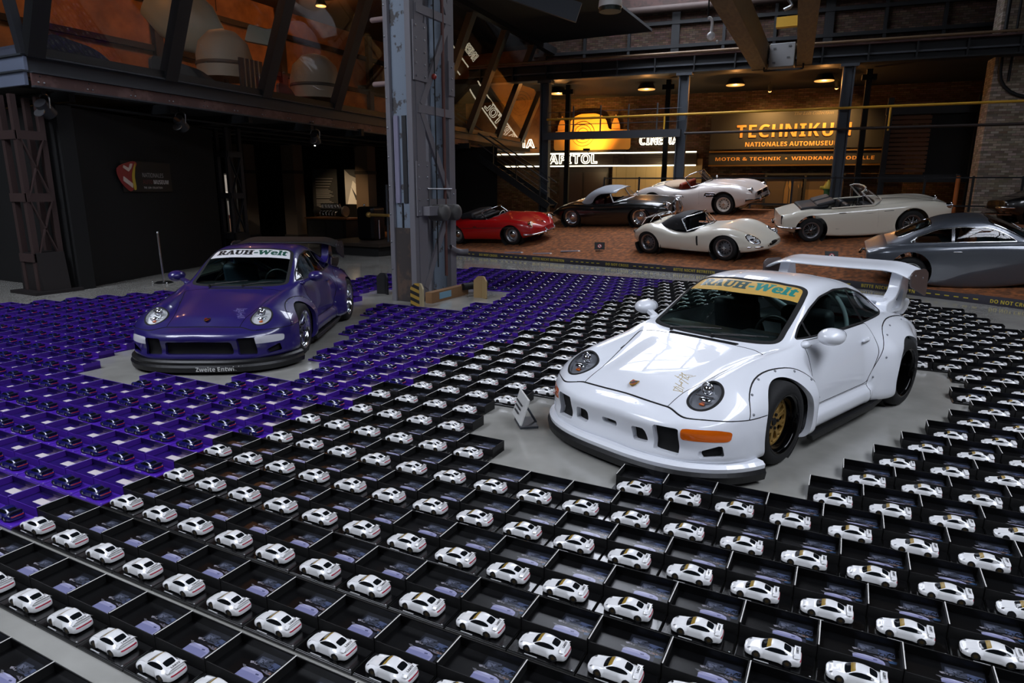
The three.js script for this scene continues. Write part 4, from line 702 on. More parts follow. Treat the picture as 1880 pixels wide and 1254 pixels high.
const RFL = sd(smooth([[-.42, .33], [-.55, .56], [-.72, .75], [-.98, .825], [-1.4, .82], [-1.78, .745], [-2.0, .60], [-2.02, .3], [-1.8, .05], [-1, -.1], [-.5, .1]], 4));
const HOOD = sd(round([[2.1, -.3], [2.1, .40], [1.72, .415], [1.45, .475], [1.2, .535], [.95, .605], [.905, .5], [.918, -.3]], .04));
const bumpY = z => lerp(.50, .472, sstep(.40, .60, z));
const headF = (x, y, z) => x > 1.35 && y > .42 ? Math.hypot(Math.abs(z) - .60, ((x - 1.735) * -.66 + (y - .59) * .75) * .86) - .118 : .5;
const INTAKES = [
  round([[-.075, .335], [.075, .335], [.065, .285], [-.065, .285]], .02),
  round([[.215, .345], [.335, .352], [.36, .245], [.225, .235]], .03),
  round([[.405, .405], [.585, .405], [.59, .205], [.405, .215]], .02)].map(p => sd(p));
const SLIT = sd(round([[.70, .25], [.825, .31], [.84, .225], [.71, .205]], .015));
const LAMP = sd(round([[.60, .412], [.80, .412], [.86, .40], [.86, .335], [.80, .33], [.60, .33]], .02));
const TAILBAR = (x, y, z) => x < -1.9 ? Math.max(Math.abs(y - .605) - .042, Math.abs(z) - .63) : .5;

function tyreWheel(name, R, w, rimR, lip, mats, parent, pos, out, style) {
  const rim = part(name, at(lathe([[rimR - .005, w / 2 - .004], [rimR + .006, w / 2 + .004], [rimR - .012, w / 2 - .002], [rimR - .026, w / 2 - .018], [rimR - .03, w / 2 - lip * .6], [rimR - .036, w / 2 - lip * .95], [rimR - .045, w / 2 - lip], [rimR - .055, -w / 2 + .02], [rimR, -w / 2]], 48), 0, 0, 0, PI / 2), mats.lip, parent);
  rim.position.set(...pos); if (out < 0) rim.rotation.y = PI;
  const b = R - rimR;
  part('tyre', at(lathe([[rimR - .004, -w / 2], [rimR + b * .3, -w / 2 - .008], [R - .03, -w / 2 - .002], [R - .008, -w / 2 + .018], [R, -w / 2 + .05], [R + .002, 0], [R, w / 2 - .05], [R - .008, w / 2 - .018], [R - .03, w / 2 + .002], [rimR + b * .3, w / 2 + .008], [rimR + .004, w / 2 + .002], [rimR - .006, w / 2 - .006]], 48), 0, 0, 0, PI / 2), mats.tyre, rim);
  const g = [], a = w / 2 - lip, r2 = rimR - .042;
  if (style === 'mesh' || style === 'multi') {
    if (style === 'mesh') {
      const P2 = (r, t) => [Math.cos(t) * r, Math.sin(t) * r], ring = []; for (let i = 0; i < 60; i++) ring.push(P2(r2, i / 60 * 2 * PI));
      const holes = []; for (let i = 0; i < 10; i++) { const t = i / 10 * 2 * PI; holes.push(round([P2(.085, t - .13), P2(.085, t + .13), P2(r2 * .62, t + .215), P2(r2 - .016, t + .17), P2(r2 - .016, t - .17), P2(r2 * .62, t - .215)], .02, 3).reverse()); const q = t + PI / 10; holes.push(round([P2(r2 * .72, q), P2(r2 - .016, q + .085), P2(r2 - .016, q - .085)], .008, 2)); }
      const f = new THREE.Shape(ring.map(p => new THREE.Vector2(...p))); for (const h of holes) f.holes.push(new THREE.Path(h.map(p => new THREE.Vector2(...p))));
      g.push(new THREE.ExtrudeGeometry(f, { depth: .02, bevelEnabled: true, bevelSize: .003, bevelThickness: .003, bevelSegments: 1 }).translate(0, 0, a - .02));
    }
    const N = style === 'mesh' ? 0 : 9;
    for (let i = 0; i < N; i++) {
      const t = i / N * 2 * PI, P = (r, q, z) => [Math.cos(t + q) * r, Math.sin(t + q) * r, z];
      const sp = style === 'mesh' ? .19 : .12;
      g.push(bar(P(.05, 0, a - .03), P(r2 * .56, 0, a - .012), .03, .03, [0, 0, 1]));
      for (const s of [-1, 1]) g.push(bar(P(r2 * .52, 0, a - .014), P(r2, s * sp, a), .022, .026, [0, 0, 1]));
      if (style === 'multi') for (const s of [-1, 1]) g.push(bar(P(.06, s * .12, a - .03), P(r2, s * .2, a), .018, .024, [0, 0, 1]));
    }
    g.push(cyl(.085, .075, .05, 0, 0, a - .03, PI / 2, 0, 0, 24));
    part('spokes', g, mats.face, rim);
    for (let i = 0; i < 5; i++) part('lug_nut', cyl(.013, .013, .03, Math.cos(i * 1.2566) * .055, Math.sin(i * 1.2566) * .055, a, PI / 2, 0, 0, 8), mats.dark, rim); part('hub_cap', cyl(.032, .03, .02, 0, 0, a + .002, PI / 2, 0, 0, 16), mats.cap || mats.dark, rim);
  } else if (style === 'wire') {
    for (let i = 0; i < 32; i++) { const t = i / 32 * 2 * PI, q = t + (i % 2 ? .3 : -.3), z0 = i % 4 < 2 ? a + .02 : a - .04; g.push(rod([Math.cos(t) * .045, Math.sin(t) * .045, z0], [Math.cos(q) * r2, Math.sin(q) * r2, a - .02], .0035, 4)); }
    part('spokes', g, mats.face, rim); part('hub_cap', [cyl(.05, .03, .06, 0, 0, a, PI / 2), ball(.028, 0, 0, a + .03, 1, 1, .8)], mats.cap, rim);
  } else { // pressed steel or cast disc with a domed cap
    part('spokes', at(lathe([[0, a - .01], [.09, a - .008], [r2 * .6, a - .03], [r2 * .8, a - .028], [r2, a - .05]], 40), 0, 0, 0, PI / 2), mats.face, rim);
    if (style === 'slots') { const l = []; for (let i = 0; i < 12; i++) { const t = i / 12 * 2 * PI; l.push(cyl(.018, .018, .02, Math.cos(t) * r2 * .78, Math.sin(t) * r2 * .78, a - .028, PI / 2, 0, 0, 10)); } part('slots', l, mats.dark, rim); part('hub_cap', [cyl(.03, .022, .03, 0, 0, a + .005, PI / 2), box(.12, .018, .014, 0, 0, a + .02), box(.018, .12, .014, 0, 0, a + .02)], mats.cap, rim); }
    else part('hub_cap', at(lathe([[0, a + .03], [.05, a + .026], [.09, a + .01], [.105, a - .012]], 28), 0, 0, 0, PI / 2), mats.cap, rim);
  }
  return rim;
}
function paint(color, rough = .42) { return phys(color, { roughness: rough, clearcoat: 1, clearcoatRoughness: .03 }); }
const bannerTex = (bg, c0, c1) => canvasTex(1024, 200, (c, w, h) => {
  c.fillStyle = bg; c.fillRect(0, 0, w, h);
  const text = (s, x, wid, fill) => { c.save(); c.font = 'bold 120px serif'; c.textBaseline = 'middle'; const m = c.measureText(s).width; c.translate(x, h * .5); c.scale(wid / m, 1.1); c.fillStyle = fill; c.fillText(s, 0, 0); c.lineWidth = 9; c.strokeStyle = fill; c.strokeText(s, 0, 0); c.restore(); };
  text('RAUH', 120, 410, c0); text('-Welt', 540, 370, c1);
});
const signTex = (bg, ink) => canvasTex(256, 256, (c, w, h) => {
  c.fillStyle = bg; c.fillRect(0, 0, w, h); c.strokeStyle = ink; c.lineWidth = 5; c.lineCap = 'round';
  const L = (...p) => { c.beginPath(); c.moveTo(p[0], p[1]); for (let i = 2; i < p.length; i += 2) c.lineTo(p[i], p[i + 1]); c.stroke(); };
  L(150, 20, 215, 35, 205, 55, 140, 60, 150, 20); L(128, 52, 225, 30); L(110, 88, 200, 72); L(155, 70, 150, 120, 120, 118); L(168, 84, 130, 125);
  L(40, 165, 190, 130); L(115, 125, 105, 170, 60, 220); L(75, 150, 70, 200); L(60, 190, 160, 165); L(120, 165, 170, 235); L(150, 175, 135, 205); L(90, 205, 150, 225); L(55, 215, 120, 195);
});
function buildCoupe(o) {
  const { root, skin: S, pm } = o, P = (n, g, m, par = root, lab) => part(n, g, m, par, lab);
  let T = S.tris, e, a;
  const cut = f => { const r = S.split(T, f); T = r[1]; return r; };
  // wheel openings
  [, , e] = cut((x, y, z) => Math.abs(z) < .45 ? .3 : Math.hypot(x - AX, y - FY) - FR - .012); let lipE = e;
  [, , e] = cut((x, y, z) => Math.abs(z) < .45 ? .3 : Math.hypot(x + AX, y - RY) - RR - .012); lipE = lipE.concat(e);
  // glass
  const seals = []; let ws;
  [ws, , e] = cut((x, y, z) => y > .76 ? WS(x, Math.abs(z)) : .3); seals.push(S.strip(e, .022, .004));
  let banner; [banner, ws] = S.split(ws, (x, y, z) => x - (.345 - .10 * z * z));
  [a, , e] = cut((x, y, z) => y > .76 ? RW(x, Math.abs(z)) : .3); const rear = a; seals.push(S.strip(e, .018, .004));
  [a, , e] = cut((x, y, z) => Math.abs(z) > .4 && y > .8 ? SIDE(x, y) : .3); let side = a; const sideTrim = S.strip(e, .009, .004);
  let pillars; [pillars, side] = S.split(side, x => Math.min(Math.abs(x + .53 + 0) - .022, Math.abs(x - .44) - .012));
  const doorGlass = S.split(side, (x, y, z) => Math.max(-.53 - x, x - 9)); // ahead of the middle pillar
  // lamps and openings in the nose
  [a, , e] = cut(headF); const lens = a, lensE = e;
  const holes = [], holeE = [];
  for (const q of o.intakes ?? INTAKES) { [a, , e] = cut((x, y, z) => x > 1.55 ? q(Math.abs(z), y) : .3); const mid = a.some(t => Math.abs(S.d[t[0]][2]) < .03); if (mid) holes.push(a); else for (const s of [-1, 1]) holes.push(a.filter(t => S.d[t[0]][2] * s > 0)); holeE.push(...e); }
  [a, , e] = cut((x, y, z) => x > 1.3 && Math.abs(z) > .6 ? SLIT(Math.abs(z), y) : .3); for (const s of [-1, 1]) holes.push(a.filter(t => S.d[t[0]][2] * s > 0)); holeE.push(...e);
  [a, , e] = cut((x, y, z) => x > 1.3 && Math.abs(z) > .5 ? LAMP(Math.abs(z), y) : .3); const blink = a;
  [a] = cut((x, y, z) => y > .6 && x > .6 ? Math.max(Math.abs(x - .895 + .06 * z * z) - .016, Math.abs(z) - .34) : .3); const vent = a;
  const tail = cut(TAILBAR)[0];
  // panels with shut lines
  const gaps = [], panel = (f, w = .0035) => { const i = S.split(T, (x, y, z) => f(x, y, Math.abs(z)) + w)[0]; T = S.split(T, (x, y, z) => f(x, y, Math.abs(z)) + w)[1]; const r = S.split(T, (x, y, z) => f(x, y, Math.abs(z)) - w); gaps.push(...r[0]); T = r[1]; return i; };
  const bumper = panel((x, y, z) => Math.max(y - bumpY(z), 1.30 - x));
  let hood = panel((x, y, z) => y > .5 && x > .8 ? HOOD(x, z) : .3);
  const ffl = panel((x, y, z) => z > .5 ? FFL(x, y) : .3), rfl = panel((x, y, z) => z > .5 ? RFL(x, y) : .3);
  const door = panel((x, y, z) => z > .5 ? DOOR(x, y) : .3);
  const skirt = panel((x, y, z) => z > .5 ? Math.max(y - .335, x - .62, -.6 - x) : .3, .002);
  const [sig, hood2] = S.split(hood, (x, y, z) => Math.max(Math.abs(x - 1.62) - .15, Math.abs(z + .31) - .13)); hood = hood2;
  P('body_shell', S.geo(T), pm); P('hood', S.geo(hood), pm);
  const sm = pm.clone(); sm.color.set(0xffffff); sm.map = signTex(o.paintCss, o.ink);
  P('hood_signature', S.geo(sig, 0, (x, y, z) => [(-.18 - z) / .26, (1.77 - x) / -.30 + 1]), sm, root, 'hand-drawn characters on the hood');
  P('front_bumper', S.geo(bumper), pm);
  for (const s of [-1, 1]) {
    const h = l => l.filter(t => S.d[t[0]][2] * s > 0 || (S.d[t[0]][2] === 0 && S.d[t[1]][2] * s > 0)), he = l => l.filter(t => S.d[t[0]][2] * s > 0);
    P('front_flare', S.geo(h(ffl)), pm); P('rear_flare', S.geo(h(rfl)), pm);
    const d = P('door', S.geo(h(door)), pm);
    P('door_window', S.geo(h(doorGlass[0])), M.glass, d);
    P('door_handle', [rbox(.13, .022, .02, .009, -.40, .735, s * .845), cyl(.018, .018, .012, -.47, .735, s * .838, PI / 2)], pm, d);
    P('quarter_window', S.geo(h(doorGlass[1])), M.glass); P('side_skirt', S.geo(h(skirt)), pm);
    // headlamp: bowl, projector, reflector, lens
    const hd = P('headlamp', S.strip(he(lensE), .010, .005), M.rubber);
    P('lens', S.geo(h(lens), .002), M.clear, hd);
    P('bowl', [S.wall(he(lensE), .045, [-.75, -.3, 0])], o.bowl || M.lamp, hd); P('reflector', S.geo(h(lens)).translate(-.75 * .045, -.3 * .045, 0), o.bowl || M.lamp, hd);
    P('projector', [ball(.036, 1.69, .63, s * .59, 1, 1, 1, 20), at(new THREE.TorusGeometry(.043, .008, 8, 20), 1.70, .635, s * .59, 0, PI / 2, 0), ball(.034, 1.755, .565, s * .61, .9, .7, 1.5), box(.02, .006, .13, 1.74, .59, s * .60, 0, .2, .3)], M.chrome, hd);
    P('side_lamp', rbox(.02, .016, .04, .006, 1.785, .54, s * .605), M.amber, hd);
    P('indicator', S.geo(h(blink), .002), o.blink || M.amber);
    P('mirror', [ball(.1, 0, 0, 0, 1.25, .70, 1.0, 24).translate(.50, .905, s * .915), bar([.56, .82, s * .72], [.53, .89, s * .88], .06, .035), ball(.05, .57, .825, s * .75, 1.3, .6, .8, 12)], pm);
    P('mirror_glass', at(cyl(.066, .066, .006, 0, 0, 0, 0, 0, PI / 2, 20).scale(1, .75, 1), .385, .905, s * .915), M.chrome);
    for (const [n, ax, wy, R, w, zo, r, lp] of [['front_wheel', AX, FY, .322, .27, .912, .232, o.lipF ?? .09], ['rear_wheel', -AX, RY, .33, .32, .968, .236, o.lipR ?? .13]])
      tyreWheel(n, R, w, r, lp, o.wheel, root, [ax, R - .002, s * (zo - w / 2)], s, o.spoke);
    for (const [ax, ay, R] of [[AX, FY, FR + .02], [-AX, RY, RR + .02]]) P('wheel_liner', at(new THREE.CylinderGeometry(R, R, .46, 28, 1, true, PI * .94, PI * 1.12).rotateX(PI / 2).rotateZ(PI / 2), ax, ay, s * .66), M.matte);
  }
  P('arch_return', S.wall(lipE, .05, [0, 0, -1]), pm);
  P('shut_lines', S.geo(gaps, -.004), M.dark);
  P('windscreen', S.geo(ws), M.glass);
  P('windscreen_banner', S.geo(banner, .001, (x, y, z) => [(.60 - z) / 1.20, (.345 - .10 * z * z - x) / .215]), new THREE.MeshPhysicalMaterial({ map: o.banner, roughness: .5, clearcoat: .2, clearcoatRoughness: .1 }), root, 'banner lettering across the top of the windscreen');
  P('rear_window', S.geo(rear), M.glass); P('window_seals', [...seals, sideTrim], M.rubber); P('window_pillars', S.geo(pillars, .001), M.trim);
  P('intake_returns', S.wall(holeE, .05, [-1, 0, 0]), pm); for (const h of holes) if (h.length) P('intake_mesh', S.geo(h, -.045), M.matte);
  P('cowl_vent', S.geo(vent, -.006), M.dark); P('tail_light_bar', S.geo(tail, -.003), M.red);
  P('headliner', S.geo(T.filter(t => t.every(i => S.d[i][1] > .85)), -.012), M.leather);
  // lower lip in two layers
  const path = []; for (let i = 0; i <= 44; i++) { const t = (i / 44 * 2 - 1), z = Math.sin(t * 1.5708) * .955; path.push([1.26 + .85 * Math.pow(Math.max(0, 1 - Math.pow(Math.abs(z) / .98, 2.8)), .42), z]); }
  P('bumper_lip', sweepPlan(path, [[-.10, .165], [.02, .165], [.045, .145], [.04, .112], [-.10, .105]], true), o.lipPaint || pm);
  P('splitter', sweepPlan(path, [[-.14, .112], [.045, .116], [.06, .09], [.05, .035], [.02, .03], [-.14, .06]], true), M.trim);
  for (const s of [-1, 1]) P('skirt_lip', at(ext([[-.72, .13], [-.5, .095], [.66, .085], [.68, .12], [.60, .125], [-.5, .132], [-.72, .16]], .04, .006), 0, 0, s * .905 - .02), M.trim);
  // bolts round the flares
  const B = [], bolt = (x, y) => { for (const s of [-1, 1]) { let best = null; for (const p of S.d) { if (p[2] * s < .4) continue; const q = (p[0] - x) ** 2 + (p[1] - y) ** 2; if (!best || q < best[0]) best = [q, p]; } const p = best[1]; B.push(ball(.011, 0, 0, 0, 1, 1, 1, 8).translate(p[0], p[1], p[2])); } };
  for (const q of [[1.60, .50], [1.50, .61], [1.32, .675], [1.1, .70], [.9, .675], [.76, .59], [.69, .46], [-.50, .40], [-.62, .57], [-.78, .735], [-1.0, .795], [-1.4, .79], [-1.75, .715]]) bolt(...q);
  P('flare_bolts', B, M.lampDark);
  // crest
  const crest = [[-.03, .036], [0, .03], [.03, .036], [.031, 0], [.022, -.024], [0, -.04], [-.022, -.024], [-.031, 0]];
  const tiltC = g => { g.rotateX(-1.27).rotateY(PI / 2); return g.translate(1.80, .5665, 0); };
  const cb = P('hood_badge', tiltC(ext(crest, .004, .001)), std(0xb8862c, .3, .9), root, 'gold crest badge');
  P('badge_fields', [tiltC(at(ext([[-.026, .004], [-.003, .004], [-.003, .027], [-.026, .03]], .006), 0, 0, 0)), tiltC(ext([[.003, -.03], [.02, -.02], [.027, -.002], [.003, -.002]], .006))], std(0x8a1418, .4), cb);
  P('badge_stripes', [tiltC(ext([[.003, .004], [.026, .004], [.026, .03], [.003, .027]], .006)), tiltC(ext([[-.003, -.03], [-.02, -.02], [-.027, -.002], [-.003, -.002]], .006)), tiltC(ext([[-.008, -.012], [.008, -.012], [.009, .008], [0, .014], [-.009, .008]], .008))], std(0x14100c, .4), cb);
  // wipers
  for (const z of [-.08, .34]) P('wiper', [rod([.86, .835, z], [.80, .868, z - .36], .006), rod([.83, .85, z - .06], [.785, .88, z - .46], .004), cyl(.016, .012, .03, .862, .825, z)], M.trim);
  // cabin
  P('cabin_floor', [box(1.75, .04, 1.36, -.38, .22, 0), box(.05, .5, 1.3, .66, .47, 0), box(.7, .03, 1.2, -1.05, .72, 0)], M.leather);
  P('dashboard', [rbox(.34, .16, 1.28, .06, .60, .755, 0), rbox(.2, .1, .4, .05, .50, .80, -.34)], M.leather);
  P('steering_wheel', [at(new THREE.TorusGeometry(.17, .016, 10, 28), .34, .80, -.36, 0, PI / 2, 0).translate(0, 0, 0), rod([.34, .80, -.52], [.34, .80, -.20], .012), rod([.34, .80, -.36], [.55, .72, -.36], .02)], M.trim);
  for (const z of [-.36, .36]) P('seat', [rbox(.5, .12, .48, .05, -.02, .38, z), rbox(.14, .62, .48, .06, -.30, .68, z, 0, 0, -.22), rbox(.10, .2, .28, .045, -.385, 1.0, z, 0, 0, -.22), rbox(.3, .2, .05, .02, -.1, .5, z - .24), rbox(.3, .2, .05, .02, -.1, .5, z + .24)], o.seat || M.leather);
  P('roll_cage', [tube([[-.55, .3, -.6], [-.55, .9, -.58], [-.52, 1.12, -.42], [-.52, 1.14, 0], [-.52, 1.12, .42], [-.55, .9, .58], [-.55, .3, .6]], .022, 48), rod([-.53, 1.1, -.4], [-1.25, .8, -.35], .02), rod([-.53, 1.1, .4], [-1.25, .8, .35], .02), rod([-.55, .5, -.55], [-.53, 1.1, .4], .02)], o.cage || M.grey);
  return S;
}
// rear wing: aerofoil with drooping ends on two stays over a ducted deck
function aerofoil(x0, y0, chord, th, span, droop, n = 40) {
  const pos = [], idx = [], sec = [], m = 22;
  for (let k = 0; k < m; k++) { const t = k / m * 2 * PI, c = (1 + Math.cos(t)) / 2; sec.push([c, Math.sin(t) * (.3 + .7 * Math.sqrt(c)) * .5 * (1 - .35 * c)]); }
  for (let i = 0; i <= n; i++) {
    const s = i / n * 2 - 1, a = Math.abs(s), dy = -droop * Math.pow(clamp((a - .62) / .38, 0, 1), 2), z = s * span / 2, ch = chord * (1 - .10 * a * a), sweep = -.06 * a * a;
    for (const [c, q] of sec) { const u = (c - .5) * ch; pos.push(x0 + sweep + u, y0 + dy + q * th * ch / chord - .10 * u + .5 * Math.pow(Math.max(0, -u / chord), 2) * .25, z); }
  }
  for (let i = 0; i < n; i++) for (let k = 0; k < m; k++) { const a = i * m + k, b = i * m + (k + 1) % m; idx.push(a, a + m, b, b, a + m, b + m); }
  for (let k = 1; k < m - 1; k++) { idx.push(0, k, k + 1); idx.push(n * m, n * m + k + 1, n * m + k); }
  const g = new THREE.BufferGeometry(); g.setAttribute('position', new THREE.Float32BufferAttribute(pos, 3)); g.setIndex(idx); g.computeVertexNormals(); return g;
}
function bigWing(root, pm, plate, x = -1.66, y = 1.27, span = 1.56, standM) {
  const w = part('rear_wing', aerofoil(x, y, .40, .075, span, .085), pm, root);
  for (const s of [-1, 1]) {
    part('end_plate', at(ext(round([[-.27, -.24], [.20, -.10], [.21, .02], [.12, .055], [-.16, .05], [-.27, .0]], .03), .012, .002), x - .05, y - .06, s * span / 2 - .006), plate, w);
    part('plate_screws', [ball(.011, x + .06, y - .06, s * (span / 2 + .009), 1, 1, .5, 8), ball(.011, x - .16, y - .10, s * (span / 2 + .009), 1, 1, .5, 8)], M.steel, w);
    const st = part('wing_stay', at(ext(round([[.30, -.40], [-.12, -.40], [-.22, -.20], [-.15, .0], [-.06, .02], [-.02, -.06], [.02, -.20], [.12, -.27], [.30, -.30]], .05, 4), .09, .012, [round([[.20, -.385], [-.07, -.375], [-.10, -.20], [-.04, -.17], [.05, -.25]], .05, 4)]), x + .03, y - .03, s * .60 - .045), standM || pm, w);
    part('stay_duct', at(ext(round([[.20, -.385], [-.07, -.375], [-.10, -.20], [-.04, -.17], [.05, -.25]], .05, 4), .02), x + .03, y - .03, s * .60 - .01), M.dark, st);
  }
  part('wing_deck', at(ext(smooth([[-1.36, .975], [-1.5, .955], [-1.75, .91], [-1.95, .89], [-2.05, .895], [-2.06, .865], [-1.95, .78], [-1.75, .80], [-1.40, .93]], 3), 1.20, .02), 0, 0, -.60), pm, root);
  return w;
}
const coupeSkin = new Skin(COUPE_NET, .022, coupeFlare);
{
  const white = paint(0xe9ecf2, .4);
  const root = thing('sports_car', 'full-size white sports coupe with flared arches, gold windscreen banner and tall rear wing', 'car', [-.70, 0, -6.45], Math.atan2(-.9265, -.376));
  buildCoupe({ root, skin: coupeSkin, pm: white, paintCss: '#e9ecf2', ink: '#a8935c', banner: bannerTex('#c8a04a', '#0a3d3c', '#0f7f78'), bowl: M.lampDark, spoke: 'mesh', wheel: { lip: std(0x0a0a0b, .12, .6), tyre: M.rubber, face: M.gold, dark: M.dark }, cage: std(0xc9ced2, .4), seat: std(0x17181c, .6) });
  bigWing(root, white, std(0x4a3d3a, .4));
}
// ---------------------------------------------------------------- purple coupe
const PC = { x: -7.30, y: 6.52, d: [.478, -.88], l: [.88, .478] };
{
  const purple = paint(0x221860, .38);
  const root = thing('sports_car', 'full-size purple sports coupe with white windscreen banner and silver wheels', 'car', [PC.x, 0, -PC.y], Math.atan2(-.88, .478));
  buildCoupe({ root, skin: new Skin(COUPE_NET, .022, coupeFlare), pm: purple, paintCss: '#221860', ink: '#7d78a8', banner: bannerTex('#d6d6d8', '#0c1014', '#0e4a3a'), bowl: M.lamp, blink: phys(0xd8d8dc, { roughness: .15, clearcoat: 1 }), intakes: [round([[-.36, .365], [.36, .365], [.38, .22], [-.38, .22]], .03), round([[.42, .405], [.60, .405], [.62, .205], [.42, .215]], .02)].map(p => sd(p)), spoke: 'multi', lipF: .05, lipR: .09, lipPaint: M.trim, wheel: { lip: std(0xcfd2d6, .15, 1), tyre: M.rubber, face: std(0xb9bcc2, .22, 1), dark: M.dark, cap: M.steel }, cage: std(0x2f4a5c, .5), seat: std(0x22303c, .6) });
  bigWing(root, std(0x050506, .6), std(0x141018, .5), -1.28, 1.235, 1.62, purple);
  // text on the front lip
  const tx = new TextGeometry('Zweite Entwicklung', { font: FONT, size: .05, depth: .004, curveSegments: 2, bevelEnabled: false }); tx.computeBoundingBox();
  const wd = tx.boundingBox.max.x; const p = tx.attributes.position;
  for (let i = 0; i < p.count; i++) { const z = -.27 + (p.getX(i) / wd) * .62 * -1 + .28, y = p.getY(i), t = clamp(z / .905, -1, 1); const x = 1.24 + .87 * Math.pow(Math.max(0, 1 - Math.pow(Math.abs(z) / .93, 2.6)), .42); p.setXYZ(i, x + .068 + p.getZ(i) - (.09 - (y + .05)) * .1, y + .052, z + .0); }
  tx.computeVertexNormals(); part('lip_lettering', tx, std(0xd0d0cc, .6), root, 'white lettering on the front lip');
}
// ---------------------------------------------------------------- boxed models on a shared lattice
const W = .329, PITCH = 1.3135 * W, HL = .085, HB0 = .02, BD = .155, LD = .19;
const words = ['zero', 'first', 'second', 'third', 'fourth', 'fifth', 'sixth', 'seventh', 'eighth', 'ninth', 'tenth', 'eleventh', 'twelfth', 'thirteenth', 'fourteenth', 'fifteenth', 'sixteenth', 'seventeenth', 'eighteenth', 'nineteenth', 'twentieth'];
const ord = n => n <= 20 ? words[n] : ['', '', 'twenty', 'thirty', 'forty', 'fifty'][n / 10 | 0] + (n % 10 ? '-' + words[n % 10] : 'th').replace('yth', 'ieth');
const rowFrac = { 0: .205, 1: .885, 2: .444, 3: .205, 4: .814, 5: .426, 6: .104, 7: .792, 8: .413, 13: .633, 14: .28, 15: .84, 16: .531, 17: .142, 18: .656, 19: .332, 20: .017 };
const rowX = j => rowFrac[j] ?? (((.205 - .352 * j) % 1) + 1) % 1;
const outer = sd([[-16, -.2], [-12.9, 5.6], [-12.1, 7.75], [-11, 8.6], [-10.0, 11.4], [-8.7, 14.5], [-3.3, 14.75], [1.3, 14.25], [2.55, 11.5], [4.9, 7], [5.6, -.2]]);
const holeW = sd([[-.38, 4.36], [.86, 7.22], [1.12, 7.95], [.55, 8.7], [-.75, 9.0], [-2.72, 5.05], [-2.2, 4.30]]);
const carHole = (c, a, b, wl, wr) => sd([[a, wl], [a, -wr], [-b, -wr], [-b, wl]].map(([u, v]) => [c.x + c.d[0] * u + c.l[0] * v, c.y + c.d[1] * u + c.l[1] * v]));
const holeP = carHole(PC, 2.22, 2.2, 1.0, 1.15), holeC = sd([[-7.85, 9.35], [-5.85, 9.35], [-5.85, 11.2], [-6.6, 11.5], [-8.0, 11.6], [-8.45, 10.2]]);
const cells = [];
{
  const f = new V3(), mv = new THREE.Matrix4();
  camera.updateMatrixWorld(true); camera.updateProjectionMatrix(); mv.multiplyMatrices(camera.projectionMatrix, camera.matrixWorld.clone().invert());
  for (let j = -4; j < 31; j++) {
    const Y = W * 4.674 + PITCH * j - (j < 0 ? .06 : 0), fx = rowX(j);
    for (let i = -52; i < 20; i++) {
      const X0 = W * (fx + i), X = X0 + W / 2; let ok = true;
      for (const [u, v] of [[.02, -BD], [.98, -BD], [.02, LD], [.98, LD], [.5, -BD], [.5, LD], [.02, .02], [.98, .02]]) { const a = X0 + u * W, b = Y + v; if (holeW(a, b) < 0 || holeP(a, b) < 0 || holeC(a, b) < 0) { ok = false; break; } }
      if (!ok || outer(X, Y) > 0) continue;
      f.set(X, .06, -Y).applyMatrix4(mv); const depth = Math.hypot(X, Y, 2);
      const vis = Math.abs(f.x) < 1.12 && Math.abs(f.y) < 1.16 && f.z < 1 && f.z > -1 && (Y > .2);
      if (!vis) continue;
      cells.push({ X0, X, Y, j, depth, sx: f.x, white: X > -4.28 + .06 * (Y - 1.8), inView: Math.abs(f.x) < .985 && Math.abs(f.y) < .985 });
    }
  }
}
// cheap small body from the same lines
const tinyFlare = (x, y, z, v) => coupeFlare(x, y, z, v);
function tinyCoupe(step, fine) {
  const S = new Skin(COUPE_NET, step, tinyFlare, 1); let T = S.tris, r, g = {};
  r = S.split(T, (x, y, z) => Math.abs(z) < .45 ? .3 : Math.min(Math.hypot(x - AX, y - FY) - FR, Math.hypot(x + AX, y - RY) - RR)); T = r[1];
  const win = []; r = S.split(T, (x, y, z) => y > .76 ? WS(x, Math.abs(z)) : .3); T = r[1]; const [ban, ws] = S.split(r[0], x => x - .44); win.push(...ws);
  r = S.split(T, (x, y, z) => Math.abs(z) > .4 && y > .8 ? SIDE(x, y) : .3); win.push(...r[0]); T = r[1];
  r = S.split(T, (x, y, z) => y > .76 ? RW(x, Math.abs(z)) : .3); win.push(...r[0]); T = r[1];
  r = S.split(T, (x, y, z) => x < -1.85 ? Math.max(Math.abs(y - .60) - .06, Math.abs(z) - .66) : .5); g.tail = S.geo(r[0]); T = r[1];
  const dark = []; for (const q of INTAKES) { r = S.split(T, (x, y, z) => x > 1.55 ? q(Math.abs(z), y) : .3); dark.push(...r[0]); T = r[1]; }
  r = S.split(T, headF); g.lamp = S.geo(r[0]); T = r[1];
  g.body = S.geo(T); g.win = S.geo(win); g.banner = S.geo(ban); g.dark = S.geo(dark);
  g.wing = merge([aerofoil(-1.74, 1.06, .46, .09, 1.60, .16, fine ? 12 : 6), ...[-.6, .6].map(z => box(.34, .26, .07, -1.70, .93, z)), box(.5, .05, 1.2, -1.74, .88, 0)]);
  g.wheel = merge([at(new THREE.CylinderGeometry(.325, .325, .26, fine ? 18 : 10), 0, 0, 0, PI / 2)]);
  g.under = box(3.6, .1, 1.3, 0, .16, 0);
  const k = 1 / 18; for (const n in g) g[n].scale(k, k, k);
  return g;
}
const fineG = tinyCoupe(.13, true), midG = tinyCoupe(.24, false);
const tm = (c, banner, tail) => ({ body: phys(c, { roughness: .4, clearcoat: 1, clearcoatRoughness: .05 }), win: std(0x101316, .08), tail: std(tail, .3), banner: std(banner, .35), dark: M.trim, lamp: std(0xa9adb0, .25, .6), wheel: std(0x0b0b0c, .6), rim: std(0x4a3c22, .5, .5), text: std(0x2a2c30, .6) });
